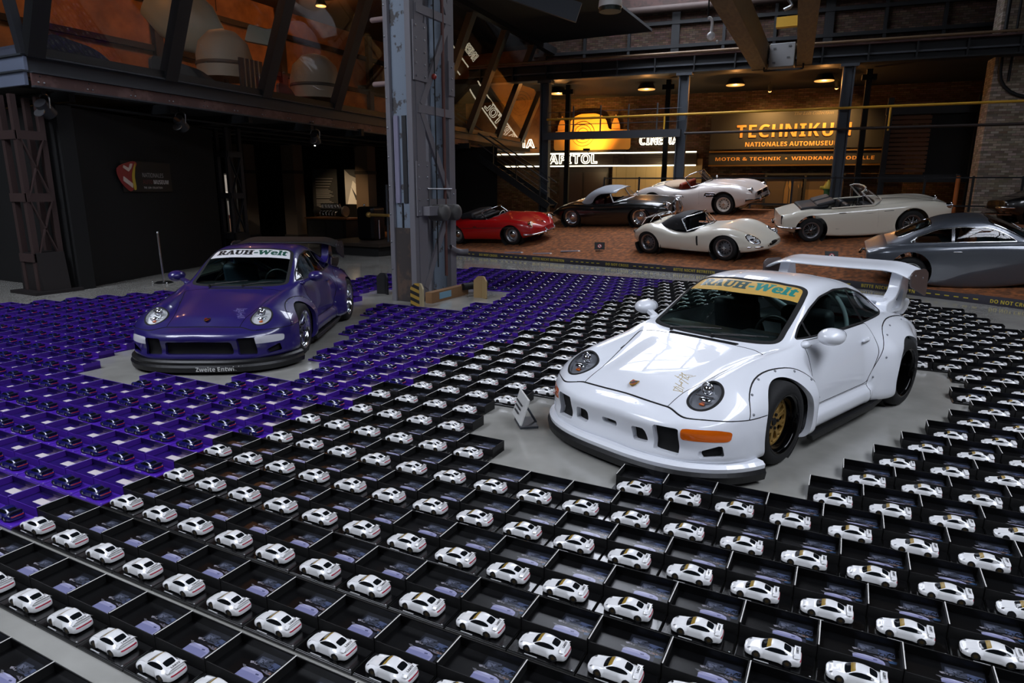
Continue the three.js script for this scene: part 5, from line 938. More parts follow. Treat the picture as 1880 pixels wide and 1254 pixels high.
const TMW = tm(0xe6e6e6, 0x94782c, 0xb01838), TMP = tm(0x14125a, 0xb8b8b4, 0xb3202c); TMP.rim = std(0xb9bcc0, .25, .9); TMP.body.roughness = .3;
function tinyCar(G, m, fine) {
  const t = new THREE.Group(); const P = (n, g, mt, par = t) => part(n, g, mt, par), k = 1 / 18;
  const body = P('body_shell', G.body, m.body); P('windows', G.win, m.win); P('tail_light_bar', G.tail, m.tail); P('windscreen_banner', G.banner, m.banner); P('rear_wing', G.wing, m === TMP ? std(0x101030, .4) : m.body);
  P('underbody', G.under, m.dark);
  for (const [x, z] of [[AX, .78], [AX, -.78], [-AX, .82], [-AX, -.82]]) {
    const w = P('wheel', G.wheel, m.wheel); w.position.set(x * k, .325 * k, z * k);
    if (fine) { const r = P('rim', G.rim ??= new THREE.CylinderGeometry(.16 * k, .16 * k, .265 * k, 14).rotateX(PI / 2), m.rim, w); }
  }
  if (fine) { P('headlamps', G.lamp, m.lamp); P('intakes', G.dark, m.dark); const tg = G.text ??= (() => { const g = new TextGeometry('LARTY', { font: FONT, size: .19 * k, depth: .01 * k, curveSegments: 2, bevelEnabled: false }); g.computeBoundingBox(); g.translate(-g.boundingBox.max.x / 2, 0, 0); g.rotateX(-1.45).rotateY(-PI / 2); return g.translate(-1.86 * k, 1.112 * k, 0); })(); P('tail_lettering', tg, m.text); }
  return t;
}
// box: plinth, lid lying open behind it, print inside the lid
const blackCard = std(0x060606, .3), blackIn = std(0x050505, .6), whiteEdge = std(0xcfcdc8, .8), plinthMat = phys(0x060607, { roughness: .16, clearcoat: .5, clearcoatRoughness: .05, bumpMap: dataTex(256, (x, y, i) => { const v = 128 + (NZ2[i] - .5) * 90; return [v, v, v]; }, false, 20), bumpScale: .0002 });
const purpleCard = std(0x421890, .5), purpleTop = phys(0x481ca4, { roughness: .4, clearcoat: .3, clearcoatRoughness: .2 });
const printTex = canvasTex(512, 384, (c, a, b) => { // v up: floor at the bottom, back wall above
  c.fillStyle = '#050506'; c.fillRect(0, 0, a, b);
  const Q = (col, ...p) => { c.fillStyle = col; c.beginPath(); c.moveTo(p[0], p[1]); for (let i = 2; i < p.length; i += 2) c.lineTo(p[i], p[i + 1]); c.closePath(); c.fill(); };
  c.translate(150, 34); c.scale(.70, 1);
  Q('#17191f', 120, 40, 490, 20, 495, 180, 120, 190);
  Q('#3c404c', 150, 96, 300, 88, 310, 118, 335, 112, 330, 214, 250, 226, 140, 204); Q('#47506a', 335, 112, 480, 124, 488, 210, 400, 232, 330, 214);
  Q('#5d6170', 160, 128, 250, 120, 240, 172, 180, 190); Q('#39445e', 400, 130, 470, 140, 462, 196, 410, 200);
  Q('#85828a', 92, 204, 150, 190, 200, 214, 196, 236, 150, 226, 110, 232); Q('#18191d', 130, 222, 300, 236, 420, 214, 480, 232, 470, 276, 120, 270);
  Q('#5f5c66', 280, 258, 360, 232, 440, 244, 470, 268, 380, 284); Q('#7a5a48', 400, 246, 456, 256, 440, 272, 380, 262); Q('#2c4464', 420, 276, 500, 262, 496, 312, 430, 318);
  c.strokeStyle = '#0a0b0e'; c.lineWidth = 7; let q = 3; const r = () => (q = q * 16807 % 2147483647) / 2147483647;
  for (let i = 0; i < 34; i++) { c.lineWidth = 3 + r() * 8; c.beginPath(); const x = 140 + r() * 340, y = 110 + r() * 150; c.moveTo(x, y); c.lineTo(x + r() * 60 - 30, y + r() * 40 - 10); c.lineTo(x + r() * 90 - 45, y + r() * 60 - 20); c.stroke(); }
  Q('#8f8fae', 108, 384, 96, 330, 120, 292, 210, 280, 330, 288, 400, 326, 410, 384); Q('#74769a', 108, 384, 100, 346, 250, 340, 404, 352, 410, 384); Q('#aeaec6', 130, 296, 210, 286, 300, 292, 220, 306); Q('#454868', 280, 322, 318, 316, 326, 334, 290, 342); Q('#2a2c3a', 380, 318, 420, 306, 440, 384, 404, 384);
  for (let i = 0; i < 5; i++) Q('#77767c', 60 + i * 10, 282 + i * 7, 100 + i * 10, 276 + i * 7, 100 + i * 10, 281 + i * 7, 60 + i * 10, 287 + i * 7);
});
const printShadeTexP = canvasTex(256, 192, (c, a, b) => {
  c.fillStyle = '#200c5a'; c.fillRect(0, 0, a, b); c.fillStyle = '#150840'; c.fillRect(0, 0, 256, 60);  // purple ground darkened: shade of lid floor and back wall painted in
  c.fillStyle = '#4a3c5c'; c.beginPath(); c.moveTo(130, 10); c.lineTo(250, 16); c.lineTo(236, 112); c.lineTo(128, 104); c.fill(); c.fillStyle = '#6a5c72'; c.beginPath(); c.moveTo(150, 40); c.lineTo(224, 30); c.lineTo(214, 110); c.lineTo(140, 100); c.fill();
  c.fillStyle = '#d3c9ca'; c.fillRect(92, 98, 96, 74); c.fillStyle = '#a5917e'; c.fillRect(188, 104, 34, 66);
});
const LF = .04; // height of the floor inside the lid
const pg = (() => { // L shaped print: lid floor, then a little way up the back wall
  const g = new THREE.BufferGeometry(), x0 = .006, x1 = W - .010, e = .0012, y0 = LF + e, v = [[.006, y0], [LD - .005 - e, y0], [LD - .005 - e, HL - .003]], L = [0, LD - .012, LD - .012 + HL - LF - .005], pos = [], uv = [], idx = [0, 2, 1, 1, 2, 3, 2, 4, 3, 3, 4, 5];
  v.forEach(([d, y], i) => { pos.push(x0, y, -d, x1, y, -d); const t = (L[i] - .055) / (.205 - .055); uv.push(0, t, 1, t); });
  g.setAttribute('position', new THREE.Float32BufferAttribute(pos, 3)); g.setAttribute('uv', new THREE.Float32BufferAttribute(uv, 2)); g.setIndex(idx.reverse()); const q = g.toNonIndexed(); q.computeVertexNormals(); return q;
})();
const boxG = {
  base: at(new RoundedBoxGeometry(W - .004, HB0 - .004, BD - .002, 1, .004), W / 2, (HB0 - .004) / 2, BD / 2), pad: at(new RoundedBoxGeometry(W - .012, .006, BD - .012, 1, .002), W / 2, HB0 - .003, BD / 2),
  lid: merge([box(W - .003, LF, LD, W / 2, LF / 2, -LD / 2), box(W - .003, HL, .004, W / 2, HL / 2, -LD + .002), box(W - .003, HL - .012, .004, W / 2, HL / 2 - .006, -.002), box(.004, HL, LD, .0035, HL / 2, -LD / 2), box(.004, HL, LD, W - .0035, HL / 2, -LD / 2)]),
  edge: box(.0048, .0015, LD, .0035, HL + .0007, -LD / 2), text: box(.062, .001, .0055, .115, HB0 + .0006, BD - .014), dot: box(.007, .001, .005, W - .018, HB0 + .0006, BD - .012), print: pg };
const printM = std(0xffffff, .3, 0, { map: printTex }), printMP = std(0xffffff, .3, 0, { map: printShadeTexP }), textM = std(0xa8a8a8, .6);
function makeBox(white) {
  const t = new THREE.Group();
  part('plinth', boxG.base, white ? blackCard : purpleCard, t); part('top_pad', boxG.pad, white ? plinthMat : purpleTop, t);
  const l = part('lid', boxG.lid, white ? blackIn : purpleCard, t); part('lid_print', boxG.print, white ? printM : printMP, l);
  part('raw_edge', boxG.edge, white ? whiteEdge : std(0x8a78c8, .7), l, white ? 'raw white card edge' : 'pale worn card edge'); part('name_strip', boxG.text, textM, t); part('corner_mark', boxG.dot, textM, t);
  return t;
}
{
  const protoB = [makeBox(false), makeBox(true)], protoF = [tinyCar(fineG, TMP, true), tinyCar(fineG, TMW, true)], protoM = [tinyCar(midG, TMP, false), tinyCar(midG, TMW, false)];
  const rows = [...new Set(cells.filter(c => c.inView).map(c => c.j))].sort((a, b) => a - b);
  const place = (c, b, m) => { b.position.set(c.X0, 0, -c.Y); m.position.set(c.X0 + W * .47, HB0 + .0005, -(c.Y - BD * .52)); m.rotation.y = PI; };
  for (const k of [0, 1]) {
    const list = cells.filter(c => +c.white === k).sort((a, b) => (a.inView === b.inView ? a.depth - b.depth : a.inView ? -1 : 1));
    const own = list.slice(0, 300), rest = list.slice(300);
    for (const c of own) { c.own = true; }
    for (const j of [...new Set(own.map(c => c.j))]) { const r = list.filter(c => c.j === j).sort((a, b) => a.X - b.X); const seen = r.filter(c => c.inView); r.forEach(c => { c.n = Math.max(1, seen.indexOf(c) + 1); c.off = !c.inView; c.rn = Math.max(1, rows.indexOf(j) + 1); c.last = seen.length; }); }
    own.forEach((c, i) => {
      const b = protoB[k].clone(), m = (i < 90 ? protoF : protoM)[k].clone();
      b.name = numbered('display_box'); m.name = numbered('model_car'); scene.add(b, m); place(c, b, m);
      const col = k ? 'black' : 'purple', cc = k ? 'white' : 'purple', where = c.off ? `cut by the picture edge in the ${ord(c.rn)} row` : `${ord(c.n)} from the left in the ${ord(c.rn)} row`;
      b.userData = { label: `open ${col} display box, ${where} counted from the front`, category: 'box', group: `open ${col} display boxes on the floor` };
      m.userData = { label: `small ${cc} model coupe, ${where} counted from the front`, category: 'model car', group: `${cc} model cars on ${col} boxes` };
    });
    // farther ones: one object
    const far = new THREE.Group(); far.name = k ? 'far_black_boxes' : 'far_purple_boxes'; far.userData = { kind: 'stuff', label: k ? 'farther rows of open black boxes, each carrying a white model coupe' : 'farther rows of open purple boxes, each carrying a dark purple model coupe', category: 'boxes' }; scene.add(far);
    const inst = (src, fn) => src.updateMatrixWorld(true) || src.traverse(o => { if (!o.isMesh) return; const im = new THREE.InstancedMesh(o.geometry, o.material, rest.length); im.name = o.name; rest.forEach((c, i) => { im.setMatrixAt(i, fn(c).multiply(o.matrixWorld)); }); far.add(im); });
    const cl = protoB[k].clone(), cm = protoM[k].clone();
    inst(cl, c => new THREE.Matrix4().makeTranslation(c.X0, 0, -c.Y)); inst(cm, c => new THREE.Matrix4().makeRotationY(PI).setPosition(c.X0 + W * .47, HB0 + .0005, -(c.Y - BD * .52)));
    console.log(k ? 'white' : 'purple', list.length, 'in view', list.filter(c => c.inView).length, 'tris', (k ? fineG : midG).body.index.count / 3);
  }
}
// ---------------------------------------------------------------- classic cars on the ramp
const cv = list => { const L = [...list].sort((a, b) => a[0] - b[0]), t = L.map(p => p[0]), P = L.map(p => [p[1]]); return x => hermite(P, t, [clamp(x, t[0], t[t.length - 1])])[0][0]; };
function carNet(d) {
  const f = {}; for (const k of ['yc', 'yf', 'zf', 'w', 'yw', 'yb']) f[k] = cv(d[k]);
  const xs = []; const [xr, xf] = d.ends; const n = d.n ?? 26;
  for (let i = 0; i <= n; i++) { const s = (1 - Math.cos(i / n * PI)) / 2 * .35 + i / n * .65; xs.push(lerp(xf - .015, xr + .015, s)); }
  const row = (x, q = 1) => {
    const yc = f.yc(x), yf = f.yf(x), w = f.w(x) * q, zf = f.zf(x) * w, yw = f.yw(x), yb = f.yb(x);
    return [x, [0, yc], [.45 * zf, lerp(yc, yf, .04)], [.72 * zf, lerp(yc, yf, .28)], [.87 * zf, lerp(yc, yf, .82)], [zf, yf], [lerp(zf, w, .72), yf - (yf - yw) * .3], [w, yw], [w * .985, lerp(yw, yb, .55)], [w * .95, yb + .03], [w * .86, yb], [0, yb]];
  };
  const net = xs.map(x => row(x));
  const capRow = (x, sgn) => { const a = row(x - sgn * .015), ym = f.yw(x), o = []; for (const q of [.55, 0]) o.push([x + (q ? -sgn * .002 : 0), ...a.slice(1).map(p => [p[0] * q, lerp(ym, p[1], .90)])]); return o; };
  return [...capRow(xf, 1).reverse(), ...net, ...capRow(xr, -1)];
}
function placeOnRamp(root, X, Y, heading) { // heading measured from +X towards away
  const up = new V3(-RAMP.slope * RN[0], 1, RAMP.slope * RN[1]).normalize(), flat = rampS(X, Y) * RAMP.slope > 1.27 - .33 * sstep(.5, 5, X);
  if (flat) up.set(0, 1, 0);
  const fw = new V3(Math.cos(heading), 0, -Math.sin(heading)); fw.addScaledVector(up, -fw.dot(up)).normalize();
  const side = new V3().crossVectors(fw, up);
  root.quaternion.setFromRotationMatrix(new THREE.Matrix4().makeBasis(fw, up, side)); root.position.set(X, rampH(X, Y) + .004, -Y);
}
function classic(d) {
  const root = thing('classic_car', d.label, 'car'); placeOnRamp(root, ...d.at); root.scale.set(d.scale ?? 1, (d.scale ?? 1) * (d.ys ?? 1), d.scale ?? 1);
  const S = new Skin(carNet(d), d.step ?? .05, d.deform, 1), pm = d.paint, P = (n, g, m, par = root, lab) => part(n, g, m, par, lab);
  let T = S.tris, e, a; const cut = f => { const r = S.split(T, f); T = r[1]; return r; }, wb = d.wb / 2;
  const WR = d.wheelR ?? .325, ar = d.arch ?? WR + .055, zin = .5;
  [, , e] = cut((x, y, z) => Math.abs(z) < zin ? .3 : Math.min(Math.hypot(x - wb, y - WR) - ar, Math.hypot(x + wb, y - WR) - (d.archR ?? ar)));
  P('arch_return', S.wall(e.filter(q => q.every(i => Math.abs(S.d[i][2]) > .56)), .05, [0, 0, -1]), M.matte);
  if (d.cock) { const f = sd(smooth(d.cock.concat(d.cock.map(p => [p[0], -p[1]]).reverse()), 4)); [, , e] = cut((x, y, z) => y > d.cockY ? f(x, z) : .3); P('cockpit_rim', S.strip(e, .014, .012), d.rim ?? M.trim); P('cockpit_return', S.wall(e, .08, [0, -1, 0]), d.inside ?? M.leather); }
  for (const o of d.cuts ?? []) { [a, , e] = cut(o.f); P(o.name, S.geo(a, o.off ?? -.02), o.mat, root, o.label); if (o.rim) P(o.name + '_rim', S.strip(e, o.rimW ?? .012, .01), o.rim); if (o.ret) P(o.name + '_return', S.wall(e, .04), pm); }
  for (const l of d.lines ?? []) { const r = cut((x, y, z) => Math.abs(l(x, y, Math.abs(z))) - .004); P('shut_line', S.geo(r[0], -.003), M.dark); }
  P('body_shell', S.geo(T), pm); P('underbody', box(d.wb * 1.25, .08, .9, 0, .26, 0), M.matte);
  for (const s of [-1, 1]) for (const [n, x] of [['front_wheel', wb], ['rear_wheel', -wb]]) { const rm = tyreWheel(n, WR, d.tyreW ?? .17, d.rimR ?? .2, .035, d.wheel, root, [x, WR / (d.ys ?? 1), s * (d.track ?? .68)], s, d.style); rm.scale.y = 1 / (d.ys ?? 1); P('wheel_liner', at(new THREE.CylinderGeometry(ar + .02, ar + .02, .34, 20, 1, true, PI, PI).rotateX(PI / 2).rotateZ(PI / 2), x, WR, s * .62), M.matte); }
  // cabin
  if (d.cock || d.roof) {
    const c = d.cabin; P('cabin_floor', box(c[1] - c[0], .05, 1.2, (c[0] + c[1]) / 2, .34, 0), M.leather);
    for (const z of [-.31, .31]) P('seat', [rbox(.46, .14, .5, .06, c[2] + .18, .48, z), rbox(.14, c[3] ?? .5, .5, .06, c[2] - .08, .70, z, 0, 0, -.18)], d.seat);
    P('dashboard', rbox(.2, .14, 1.15, .05, c[1] - .06, d.cockY + .0, 0), d.dash ?? pm);
    P('steering_wheel', [new THREE.TorusGeometry(.18, .013, 8, 24).rotateY(PI / 2).rotateZ(-.35).translate(c[1] - .32, d.cockY + .03, d.rhd ? .32 : -.32), rod([c[1] - .32, d.cockY + .03, d.rhd ? .32 : -.32], [c[1], d.cockY - .1, d.rhd ? .32 : -.32], .02)], d.swheel ?? M.trim);
  }
  d.extra?.(root, S, P);
  return root;
}
// bent windscreen: frame tube and glass between base and top polylines
function screen(P, base, topp, mat, r = .014, glass = M.clear) {
  const n = base.length, pos = [], idx = []; base.forEach((b, i) => pos.push(...b, ...topp[i])); for (let i = 0; i < n - 1; i++) { const a = i * 2; idx.push(a, a + 2, a + 1, a + 1, a + 2, a + 3); }
  const g = new THREE.BufferGeometry(); g.setAttribute('position', new THREE.Float32BufferAttribute(pos, 3)); g.setIndex(idx); g.computeVertexNormals();
  const loop = [...base, ...[...topp].reverse()], rods = []; loop.forEach((p, i) => { rods.push(rod(p, loop[(i + 1) % loop.length], r, 8), ball(r, ...p, 1, 1, 1, 8)); });
  const f = P('windscreen_frame', rods, mat); part('windscreen', g, glass, f);
}
const mir = (pts) => { const h = pts.map(p => [p[0], p[1], -p[2]]).reverse(); return [...h, ...pts.filter(p => p[2] > 0)]; };
const lampAt = (P, S, y, z, r, tilt = .2) => { // y,z seen from the front; x found on the skin
  let best = [9, 0]; for (const p of S.d) { if (p[0] < .8 || p[2] < 0) continue; const q = Math.hypot(p[1] - y, p[2] - z); if (q < best[0]) best = [q, p[0]]; }
  const x = best[1] + .012;
  for (const s of [-1, 1]) { const rim = P('headlamp', [new THREE.TorusGeometry(r, .016, 8, 24).rotateY(PI / 2).rotateZ(tilt).translate(x, y, s * z), at(cyl(r * .98, r * .9, .14, 0, 0, 0, 0, 0, -PI / 2, 24), 0, 0, 0).rotateZ(tilt).translate(x - .07, y, s * z)], M.chrome); part('lens', ball(r * .96, 0, 0, 0, .42, 1, 1, 18).rotateZ(tilt).translate(x + .004, y, s * z), M.clear, rim); part('bowl', cyl(r * .9, r * .9, .01, 0, 0, 0, 0, 0, -PI / 2, 20).rotateZ(tilt).translate(x + .003, y, s * z), M.lamp, rim); }
};
const bumperBar = (P, pts, h, name = 'bumper') => P(name, tube(pts, h, 48, 8).clone(), M.chrome);
const blade = (x, z) => [x, z];
const wheels = { chrome: { lip: M.steel, tyre: M.rubber, face: std(0x9d9fa4, .35, .6), dark: M.dark, cap: M.chrome }, white: { lip: std(0xc9c4bc, .4), tyre: M.rubber, face: std(0xc9c4bc, .4), dark: M.dark, cap: M.chrome } };
const EN = (a, b, v0, mid, v1) => [[a, v0], ...mid, [b, v1]];
// headings: picture plane runs 27 degrees from X; cars turn their noses towards the viewer
const hd = deg => (27 - deg) * PI / 180;
classic({ label: 'bright red open roadster with black folded top, at the left end of the ramp', at: [-10.94, 20.25, hd(32)], scale: 1.08, ys: .92, paint: paint(0xa8060c, .35), wb: 2.10, ends: [-1.93, 1.93], wheelR: .315, rimR: .215, tyreW: .15, track: .64, style: 'disc', wheel: { lip: M.steel, tyre: M.rubber, face: std(0xa7a8ab, .35, .6), dark: M.dark, cap: M.chrome },
  yc: [[1.93, .50], [1.7, .60], [1.3, .74], [.75, .87], [.45, .90], [-.6, .90], [-1.1, .85], [-1.6, .68], [-1.93, .46]], yf: [[1.93, .50], [1.75, .66], [1.5, .76], [1.05, .82], [.4, .83], [-.4, .82], [-.9, .80], [-1.4, .70], [-1.93, .46]],
  zf: [[1.93, .6], [1.6, .76], [.8, .82], [-1, .8], [-1.93, .6]], w: [[1.93, .34], [1.8, .60], [1.55, .74], [1.0, .81], [0, .83], [-1.0, .82], [-1.55, .72], [-1.8, .56], [-1.93, .34]], yw: [[1.93, .44], [1.4, .48], [0, .46], [-1.93, .42]], yb: [[1.93, .34], [1.5, .24], [0, .2], [-1.5, .24], [-1.93, .34]],
  cock: [[.36, 0], [.34, .4], [.2, .6], [-.3, .62], [-.62, .52], [-.66, 0]], cockY: .74, cabin: [-.6, .4, -.3], seat: M.leather, swheel: std(0xd9d6cc, .4), rim: M.trim,
  lines: [(x, y, z) => z > .5 && y > .3 && y < .8 && Math.abs(x) < .5 ? Math.min(Math.abs(x - .38), Math.abs(x + .42)) : 1, (x, y, z) => y > .55 && x > .5 && z < .5 ? Math.max(Math.abs(z - .36 + (x - .5) * .08), x - 1.6) : 1],
  extra(root, S, P) {
    screen(P, mir([[.44, .89, 0], [.40, .88, .3], [.26, .86, .54], [.12, .85, .62]]), mir([[.16, 1.15, 0], [.12, 1.14, .28], [.0, 1.11, .48], [-.08, 1.05, .56]]), M.chrome, .016);
    P('folded_top', [rbox(.55, .22, 1.18, .09, -.66, .93, 0, 0, 0, .08), rbox(.5, .12, 1.1, .06, -.35, .86, 0)], M.leather);
    lampAt(P, S, .655, .56, .095, .35);
    bumperBar(P, mir([[1.98, .34, 0], [1.94, .34, .35], [1.78, .34, .64], [1.5, .35, .78]]), .028); for (const s of [-1, 1]) { P('bumper_guard', tube([[2.0, .27, s * .24], [2.03, .38, s * .24], [1.98, .47, s * .24]], .028, 12), M.chrome); P('fog_lamp', ball(.05, 1.80, .42, s * .50, .5, 1, 1, 14), M.lamp); P('horn_grille', ball(.035, 1.84, .50, s * .42, .5, 1, 1, 10), M.dark); P('side_trim', tube([[1.2, .60, s * .80], [0, .60, s * .838], [-1.0, .59, s * .825]], .008, 30, 5), M.steel); P('door_handle', rod([-.28, .64, s * .835], [-.16, .64, s * .835], .012), M.chrome); }
    P('hood_handle', tube([[1.72, .635, 0], [1.78, .63, 0], [1.85, .58, 0]], .014, 10), M.chrome); P('hood_badge', ball(.03, 1.60, .665, 0, 1, .3, 1, 10), std(0xe6d2d0, .4));
  } });
classic({ label: 'black open two-seater with pale grey fabric top and chrome grille', at: [-7.43, 22.5, hd(34)], scale: 1.05, ys: .89, paint: paint(0x040506, .3), wb: 2.45, ends: [-2.12, 2.12], wheelR: .33, rimR: .225, tyreW: .16, track: .68, style: 'disc', wheel: { lip: M.chrome, tyre: M.rubber, face: M.steel, dark: M.dark, cap: M.chrome },
  yc: [[2.12, .72], [1.8, .84], [1.2, .93], [.6, .95], [-.7, .95], [-1.2, .90], [-1.8, .72], [-2.12, .56]], yf: [[2.12, .70], [1.9, .80], [1.5, .86], [.8, .86], [0, .80], [-.6, .82], [-1.2, .84], [-1.7, .74], [-2.12, .54]],
  zf: [[2.12, .72], [1.5, .8], [-1.5, .8], [-2.12, .7]], w: [[2.12, .55], [1.95, .70], [1.5, .78], [0, .79], [-1.3, .79], [-1.8, .70], [-2.12, .45]], yw: [[2.12, .56], [0, .5], [-2.12, .46]], yb: [[2.12, .36], [1.7, .26], [-1.7, .26], [-2.12, .36]],
  cock: [[.42, 0], [.40, .45], [.2, .6], [-.5, .6], [-.72, .5], [-.75, 0]], cockY: .72, cabin: [-.7, .45, -.3], seat: std(0x4a1416, .5), rim: M.trim,
  lines: [(x, y, z) => z > .5 && y > .32 && y < .85 && Math.abs(x) < .7 ? Math.min(Math.abs(x - .5), Math.abs(x + .55)) : 1],
  extra(root, S, P) {
    screen(P, mir([[.72, .95, 0], [.66, .94, .35], [.45, .90, .58], [.30, .89, .63]]), mir([[.42, 1.29, 0], [.38, 1.28, .32], [.28, 1.25, .50], [.18, 1.16, .56]]), std(0xd0d2d4, .3, .6), .022);
    const rf = new Skin([[.40, [0, 1.285], [.3, 1.275], [.5, 1.24], [.55, 1.225], [.56, 1.20]], [.15, [0, 1.345], [.3, 1.335], [.52, 1.285], [.59, 1.235], [.60, 1.20]], [-.15, [0, 1.36], [.3, 1.35], [.54, 1.295], [.61, 1.22], [.62, 1.18]], [-.34, [0, 1.345], [.3, 1.335], [.54, 1.27], [.625, 1.16], [.635, 1.06]], [-.46, [0, 1.31], [.3, 1.30], [.54, 1.23], [.63, 1.08], [.645, .88]], [-.66, [0, 1.20], [.3, 1.19], [.53, 1.12], [.62, 1.0], [.64, .84]], [-.82, [0, 1.05], [.28, 1.04], [.5, .99], [.58, .92], [.6, .84]], [-.92, [0, .92], [.26, .92], [.45, .90], [.52, .88], [.54, .84]]], .05, null, 1);
    P('fabric_top', rf.geo(rf.tris), std(0x8b9096, .85));
    lampAt(P, S, .70, .52, .10, .1); P('grille', [ext(round([[-.2, -.2], [.2, -.2], [.16, .2], [0, .26], [-.16, .2]], .04), .05).rotateY(PI / 2).translate(2.10, .56, 0)], M.dark); for (let i = 0; i < 7; i++) P('grille_bar', rod([2.165, .38, -.15 + i * .05], [2.165, .76, -.12 + i * .04], .009), M.chrome);
    for (const s of [-1, 1]) { P('bumper_guard', tube([[2.2, .34, s * .30], [2.24, .5, s * .30], [2.18, .70, s * .28]], .035, 14), M.chrome); P('bumper', tube([[2.2, .45, s * .30], [2.17, .45, s * .55], [1.98, .45, s * .80]], .04, 16), M.chrome); P('rear_bumper', tube([[-2.2, .46, s * .1], [-2.15, .46, s * .5], [-1.9, .46, s * .76]], .04, 16), M.chrome); P('sill_trim', rod([-.8, .27, s * .76], [.8, .27, s * .76], .014), std(0x9a7a60, .4, .5)); P('air_vent', rbox(.16, .05, .02, .008, 1.35, .64, s * .775), M.chrome); P('door_handle', rod([-.45, .72, s * .775], [-.33, .72, s * .775], .014), M.chrome); P('fender_blade', tube([[1.95, .84, s * .52], [2.12, .82, s * .55], [2.2, .78, s * .56]], .016, 10), M.chrome); }
    P('mirror', [ball(.05, .55, .98, -.7), rod([.55, .9, -.68], [.55, .96, -.7], .01)], M.chrome);
  } });
classic({ label: 'pale white roadster with side vents, brown seats and white wheels, behind the black one', at: [-4.97, 24.25, hd(39)], scale: 1.05, ys: 1.04, paint: paint(0xcfc6c0, .4), wb: 2.48, ends: [-2.15, 2.2], wheelR: .335, rimR: .225, tyreW: .17, track: .68, style: 'slots', wheel: wheels.white,
  yc: [[2.2, .66], [1.9, .77], [1.3, .88], [.7, .94], [.4, .93], [-.8, .90], [-1.3, .86], [-1.8, .76], [-2.15, .62]], yf: [[2.2, .66], [1.9, .80], [1.5, .88], [1.1, .88], [.5, .82], [-.2, .74], [-.7, .78], [-1.2, .87], [-1.7, .80], [-2.15, .62]],
  zf: [[2.2, .75], [1.5, .8], [-1.5, .8], [-2.15, .75]], w: [[2.2, .60], [2.05, .72], [1.5, .80], [.3, .78], [-.2, .77], [-1.2, .82], [-1.8, .74], [-2.15, .52]], yw: [[2.2, .54], [0, .48], [-2.15, .5]], yb: [[2.2, .40], [1.8, .26], [-1.7, .26], [-2.15, .38]],
  cock: [[.38, 0], [.36, .42], [.15, .58], [-.6, .56], [-.95, .42], [-1.0, 0]], cockY: .66, cabin: [-.75, .4, -.25], seat: std(0x7a2a14, .5), inside: std(0x7a2a14, .6), dash: std(0x7a2a14, .6), rim: M.trim,
  cuts: [{ name: 'side_vent', f: (x, y, z) => Math.abs(z) > .5 ? Math.max(Math.abs(x - .80) - .19 + (y - .62) * .4, Math.abs(y - .62) - .055) : .3, mat: M.dark, rim: M.chrome, rimW: .008 }, { name: 'grille', f: (x, y, z) => x > 1.9 ? Math.max(Math.abs(Math.abs(z) - .24) - .21, Math.abs(y - .60) - .05) : .3, mat: M.dark, rim: M.chrome, off: -.03 }],
  lines: [(x, y, z) => z > .5 && y > .3 && y < .78 && x < .6 && x > -.6 ? Math.min(Math.abs(x - .42), Math.abs(x + .5)) : 1],
  extra(root, S, P) {
    screen(P, mir([[.55, .94, 0], [.46, .92, .34], [.22, .86, .58], [.10, .84, .64]]), mir([[.22, 1.27, 0], [.16, 1.26, .30], [-.02, 1.20, .50], [-.14, 1.12, .56]]), M.chrome, .017);
    P('tonneau', ball(1, 0, 0, 0, .42, .16, .54, 24).translate(-.72, .82, 0), std(0xb59c82, .8)); lampAt(P, S, .70, .58, .085, .2);
    for (const s of [-1, 1]) { P('bumper', tube([[2.28, .43, s * .06], [2.24, .43, s * .45], [1.98, .45, s * .82]], .035, 18), M.chrome); P('overrider', tube([[2.27, .38, s * .38], [2.3, .46, s * .38], [2.26, .56, s * .38]], .025, 10), M.chrome); P('vent_bars', [rod([.66, .62, s * .80], [.94, .62, s * .80], .01), ball(.028, .82, .62, s * .80, 1, 1, .5, 12)], M.chrome); P('door_handle', rbox(.12, .02, .02, .008, -.40, .66, s * .785), M.lampDark); P('hood_trim', tube([[1.55, .845, s * .32], [.9, .93, s * .33]], .006, 10, 4), M.steel); }
    P('mirror', [ball(.04, .45, .97, -.66), rod([.45, .88, -.64], [.45, .95, -.66], .01)], M.chrome);
  } });
